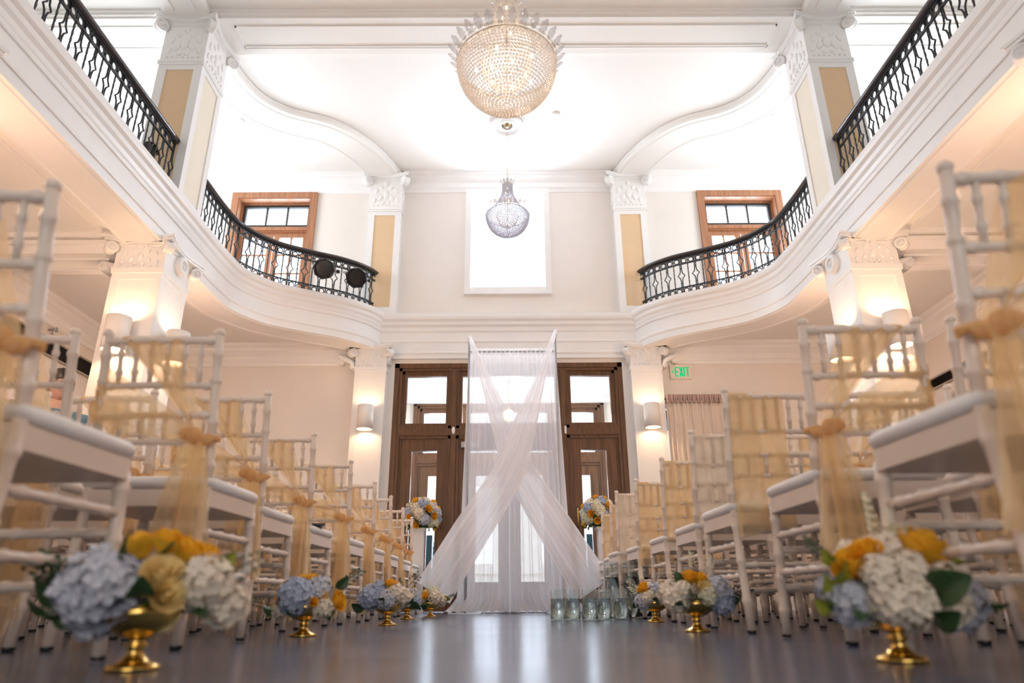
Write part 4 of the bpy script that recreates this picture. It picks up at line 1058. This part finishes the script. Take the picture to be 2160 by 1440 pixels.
# bouquets on pedestals
def pedestal(x, y, h, label):
    r = empty('pedestal', (x, y, 0)); tag(r, label, 'pedestal')
    MB().box((-.075, -.075, 0), (.075, .075, .04)).build('base', 'white', r); MB().box((-.065, -.065, .04), (.065, .065, h-.03)).build('shaft', 'white', r); MB().box((-.08, -.08, h-.03), (.08, .08, h)).build('top', 'white', r)
def bouquet(x, y, z, R, seed, label, pal):
    rg = random.Random(seed); r = empty('flower_bouquet', (x, y, z)); tag(r, label, 'bouquet')
    b = MB(); b.sphere((0, 0, R*.62), R*.66, 16, 10); b.tube([(0, 0, 0), (0, 0, R*.4)], .05, 12); b.build('moss', 'leaf', r)
    N = 34
    for k in range(N):
        zz = 1-1.62*(k+.5)/N; ph = k*2.39996+seed; rr = math.sqrt(max(0, 1-zz*zz)); d = Vector((rr*math.cos(ph), rr*math.sin(ph), zz))
        c = pal[(k*7+seed) % len(pal)]
        rad = (.065 if c in 'wcbp' else .043)
        q = d*(R*(.78 if c in 'wcbp' else 1.0)); flower(r, c, (q.x, q.y, q.z+R*.70), rad, d, rg)
    for k in range(7):
        a = k*.9+seed; flower(r, 'l', (R*.72*math.cos(a), R*.72*math.sin(a), R*.15), .08, (math.cos(a), math.sin(a), -.6), rg)
pedestal(-.985, 7.62, .86, 'slim white pedestal under the bouquet on the spotlight side'); pedestal(1.015, 7.62, .86, 'slim white pedestal under the bouquet on the EXIT sign side')
bouquet(-.945, 7.62, .86, .185, 3, 'round bouquet of cream, blue and yellow flowers, spotlight side pedestal', 'wYpcYbwYbc'); bouquet(.975, 7.62, .86, .185, 4, 'round bouquet of cream, blue and yellow flowers, EXIT side pedestal', 'cYpwYbcYpw')

# ------------------------------------------------------------------ glass cylinders with water
def cylinder(x, y, r_, h, wl, label, group):
    r = empty('glass_cylinder', (x, y, 0)); tag(r, label, 'vase', group)
    b = MB(); b.lathe([(0, 0), (r_, 0), (r_, h), (r_-.003, h), (r_-.003, .010), (0, .010)], 36); b.build('glass_wall', 'glass', r)
    b = MB(); b.lathe([(0, .0105), (r_-.0036, .0105), (r_-.0036, wl), (0, wl)], 36); b.build('water', 'water', r)
CX = [.31, .411, .512, .613, .715, .62]; CY = [4.72, 4.78, 4.70, 4.78, 4.72, 4.95]
for k in range(5): cylinder(CX[k], CY[k], .049, .187, .132, 'short glass cylinder of water, %s from the aisle in the floor row' % ORD[k], 'short water cylinders')
for k, (x, y) in enumerate(((.74, 5.25), (.86, 5.15), (.97, 5.28))): cylinder(x, y, .055, .385, .275, 'tall glass cylinder of water, %s from the aisle behind the short ones' % ORD[k], 'tall water cylinders')

# ------------------------------------------------------------------ draped backdrop
DY = 7.3; XL, XR = -.445, .535
r = empty('backdrop_stand', ((XL+XR)/2, DY, 0)); tag(r, 'white pipe stand that carries the sheer wedding drape', 'stand'); hw = (XR-XL)/2
for s, zt in ((-1, 2.93), (1, 2.97)):
    b = MB(); b.tube([(s*hw, 0, .01), (s*hw, 0, zt)], .013, 10); b.build('pole', 'grey', r)
    b = MB(); b.lathe([(0, 0), (.02, 0), (.02, .03), (.012, .032), (.012, .002)], 14, (s*hw, -.02, zt), 'Y'); b.build('pole_cap', 'grey', r)
    b = MB(); b.box((s*hw-.16, -.16, 0), (s*hw+.16, .16, .012)); b.build('base_plate', 'grey', r)
b = MB(); b.tube([(-hw, 0, 2.77), (hw, 0, 2.77)], .012, 10); b.build('crossbar', 'grey', r)
rng = random.Random(9); ph = [rng.uniform(0, 6) for _ in range(9)]
def curtain(u, v):
    # v 0 at the floor, 1 at the rod
    g = 1-v; x = lerp(XL, XR, u) + (u-.42)*(.20*g+.30*max(0, g-.93)*6*.5)
    fold = math.sin(2*PI*19*u+1.2*math.sin(6*u+ph[0])+.8*g*math.sin(11*u+ph[1])) + .5*math.sin(2*PI*31*u+ph[2]+g*2*math.sin(3*u)) 
    big = math.sin(2*PI*5.3*u+ph[3]+.6*g)
    y = DY - .012 + .010*fold*(.7+.6*g) + .022*big*g
    z = .015+2.79*v
    if v < .05:
        t = 1-v/.05; y -= .24*t*t*(.6+.4*math.sin(2*PI*4*u+ph[4])); z = .012+.14*(1-t)**1.5+.018*abs(math.sin(2*PI*9*u+ph[5]))*t + .02*t*(1-t)
        x += (u-.45)*.25*t
    return (x, y, z)
vs = [0, .008, .016, .024, .032, .04, .05]+[.05+.95*k/34 for k in range(1, 35)]
b = MB(); nu = 240
i0 = len(b.v)
for a in range(nu+1):
    for v in vs: b.v.append(curtain(a/nu, v))
for a in range(nu):
    for k in range(len(vs)-1):
        q = a*len(vs)+k; b.f.append((q, q+len(vs), q+len(vs)+1, q+1)); b.s.append(True)
o = b.build('sheer_curtain', 'tulle'); tag(o, 'long white sheer curtain hanging gathered before the oak doors', 'curtain')
def swag(P, W, y0, seed, label, pole_z):
    rg = random.Random(seed); q0 = [rg.uniform(0, 6) for _ in range(6)]
    C = catmull(P, 10); n = len(C)-1
    def fn(u, v):
        t = v*n; k = min(n-1, int(t)); f = t-k
        c = Vector(C[k]).lerp(Vector(C[k+1]), f); d = (Vector(C[min(n, k+1)])-Vector(C[max(0, k-1)])).normalized(); nn = Vector((-d.y, d.x))
        t2 = v*(len(W)-1); j = min(len(W)-2, int(t2)); w_ = lerp(W[j], W[j+1], t2-j)
        p = c+nn*w_*(u-.5)*(1+.05*math.sin(5*v+q0[5]))
        amp = min(.035, .02+.05*w_)
        yy = y0 + amp*.5*math.sin(2*PI*2.6*u+q0[0]+1.0*math.sin(3*v)) + amp*.14*math.sin(2*PI*7*u+q0[1]+2*v) - .10*v*v
        return (p.x, yy, max(.02, p.y))
    b = MB(); b.grid(fn, 70, 60); o = b.build('drape_swag', 'tulle2'); tag(o, label, 'drape')
W_ = [.03, .075, .13, .19, .25, .29, .32, .34, .36, .37, .38]
swag([(XL, 2.93), (-.23, 2.34), (-.08, 1.92), (.11, 1.40), (.47, .80), (.83, .22)], W_, DY-.09, 1, 'white sheer swag slanting down to the glass cylinders, passing behind the other', 2.93)
swag([(XR, 2.97), (.33, 2.34), (.18, 1.90), (-.01, 1.36), (-.38, .78), (-.74, .20)], W_, DY-.17, 2, 'white sheer swag crossing in front, slanting down toward the floor flowers', 2.97)

# ------------------------------------------------------------------ the person standing by the grille wall
def skinned(name, verts, edges, radii, m_, parent, root=0, sub=2):
    me = bpy.data.meshes.new(name); me.from_pydata([tuple(v) for v in verts], edges, []); o = bpy.data.objects.new(name, me); COL.objects.link(o)
    sk = o.modifiers.new('skin', 'SKIN'); sk.use_smooth_shade = True
    for k, d in enumerate(me.skin_vertices[0].data): d.radius = radii[k] if isinstance(radii[k], tuple) else (radii[k],)*2; d.use_root = (k == root)
    sb = o.modifiers.new('sub', 'SUBSURF'); sb.levels = sub; sb.render_levels = sub
    dg = bpy.context.evaluated_depsgraph_get(); m2 = bpy.data.meshes.new_from_object(o.evaluated_get(dg)); o.modifiers.clear(); old = o.data; o.data = m2; bpy.data.meshes.remove(old)
    o.data.materials.clear(); o.data.materials.append(M[m_]); o.parent = parent
    for f in o.data.polygons: f.use_smooth = True
    return o
pr = empty('person', (-3.28, 4.80, 0), R_(48)); tag(pr, 'dark-haired person in glasses and teal shirt standing by the grille wall', 'person')
# faces local -y; heights in metres
V = [(0,0,.92),(0,0,1.08),(0,.01,1.24),(0,.01,1.38),(0,0,1.46),(0,-.01,1.52),            # pelvis..neck 0-5
     (.17,0,1.38),(.21,.02,1.12),(.20,-.06,.88),(.19,-.09,.80),(-.17,0,1.38),(-.21,.02,1.12),(-.20,-.06,.88),(-.19,-.09,.80),   # arms 6-13
     (.09,0,.86),(.10,-.01,.48),(.10,.02,.09),(.10,-.12,.03),(-.09,0,.86),(-.10,-.01,.48),(-.10,.02,.09),(-.10,-.12,.03)]        # legs 14-21
E = [(0,1),(1,2),(2,3),(3,4),(4,5),(3,6),(6,7),(7,8),(8,9),(3,10),(10,11),(11,12),(12,13),(0,14),(14,15),(15,16),(16,17),(0,18),(18,19),(19,20),(20,21)]
RA = [(.14,.10),(.13,.095),(.15,.105),(.14,.10),(.06,.06),(.052,.052),.062,.045,.032,.035,.062,.045,.032,.035,.085,.055,.04,.035,.085,.055,.04,.035]
skinned('body', V, E, RA, 'skin', pr)
TV = [(0,0,.83),(0,0,1.08),(0,.01,1.24),(0,.01,1.37),(0,0,1.44),(.17,0,1.38),(.21,.02,1.14),(-.17,0,1.38),(-.21,.02,1.14)]
skinned('shirt', TV, [(0,1),(1,2),(2,3),(3,4),(3,5),(5,6),(3,7),(7,8)], [(.155,.115),(.145,.11),(.165,.12),(.155,.112),(.07,.07),.075,.06,.075,.06], 'shirt', pr)
skinned('trousers', [(0,0,.94),(0,0,.88),(.095,0,.82),(.10,-.01,.48),(.10,.02,.08),(-.095,0,.82),(-.10,-.01,.48),(-.10,.02,.08)], [(0,1),(1,2),(2,3),(3,4),(1,5),(5,6),(6,7)], [(.15,.11),(.15,.115),.10,.07,.055,.10,.07,.055], 'trouser', pr)
# head with face
b = MB()
def headfn(u, v):
    a = 2*PI*u; bb = PI*(v-.5); x = math.sin(a); y = -math.cos(a); cz = math.sin(bb); cc = math.cos(bb)
    w_ = .074*(1 if cz > 0 else 1-.28*cz*cz); dep = .098 if y > 0 else .092*(1-.08*max(0, -cz))
    q = Vector((w_*x*cc, dep*y*cc, .118*cz))
    front = max(0, -y)*cc
    q.y -= .022*math.exp(-((x*cc)/.16)**2-((cz+.10)/.16)**2)*(y < 0)       # nose
    q.y += .010*math.exp(-((abs(x*cc)-.42)/.18)**2-((cz-.08)/.12)**2)*(y < 0)   # eye sockets
    q.y -= .006*math.exp(-((x*cc)/.3)**2-((cz+.42)/.10)**2)*(y < 0)        # lips
    q.y -= .012*math.exp(-((x*cc)/.3)**2-((cz+.82)/.16)**2)*(y < 0)        # chin
    return q
b.grid(headfn, 40, 32, closeu=True)
for s in (-1, 1): b.sphere((s*.076, .008, -.005), (.011, .02, .032), 8, 8)
hd = b.build('head', 'skin', pr); hd.location = (0, -.012, 1.615)
b = MB()
def hairfn(u, v):
    a = 2*PI*u; bb = PI*.5*v; x = math.sin(a); y = -math.cos(a)
    lo = .035 if y < -.35 else (-.07 if y > .1 else -.03)
    z = lerp(lo, .128, math.sin(bb)); cc = math.cos(bb)**.6
    e = 1+.04*math.sin(14*a+9*v)
    return (.083*x*cc*e, (.106 if y > 0 else .100)*y*cc*e+.004, z+.006*math.sin(9*a)*cc)
b.grid(hairfn, 40, 14, closeu=True); b.build('hair', 'hair', hd)
b = MB()
for s in (-1, 1):
    b.tube([(s*.034+.024*math.cos(q*PI/8), -.102, .008+.019*math.sin(q*PI/8)) for q in range(17)], .0028, 6); b.tube([(s*.058, -.10, .012), (s*.082, .01, .012)], .0025, 6)
b.tube([(-.010, -.103, .012), (.010, -.103, .012)], .0025, 6); b.build('glasses', 'black', hd)
b = MB()
for s in (-1, 1): b.sphere((s*.031, -.079, .008), (.012, .008, .008), 10, 6)
b.build('eyes', 'hair', hd)
for s in (-1, 1):
    b = MB(); bx = s*.188
    b.tube([(bx, -.085, .82), (bx, -.10, .77), (bx, -.108, .735)], [.026, .034, .030], 10)
    for j, (dx, L_) in enumerate(((-.024, .062), (-.008, .072), (.008, .068), (.024, .054))): b.tube([(bx+dx, -.106, .745), (bx+dx, -.115, .715-L_*.1), (bx+dx, -.108, .73-L_)], [.009, .008, .006], 8)
    b.tube([(bx-s*.02, -.10, .79), (bx-s*.042, -.115, .76), (bx-s*.045, -.122, .735)], [.011, .009, .007], 8); b.build('hand', 'skin', pr)

# render hygiene
sc.cycles.max_bounces = 10; sc.cycles.diffuse_bounces = 5; sc.cycles.glossy_bounces = 4; sc.cycles.transmission_bounces = 8; sc.cycles.transparent_max_bounces = 24
sc.cycles.caustics_reflective = False; sc.cycles.caustics_refractive = False; sc.cycles.sample_clamp_indirect = 6
sc.cycles.use_denoising = True
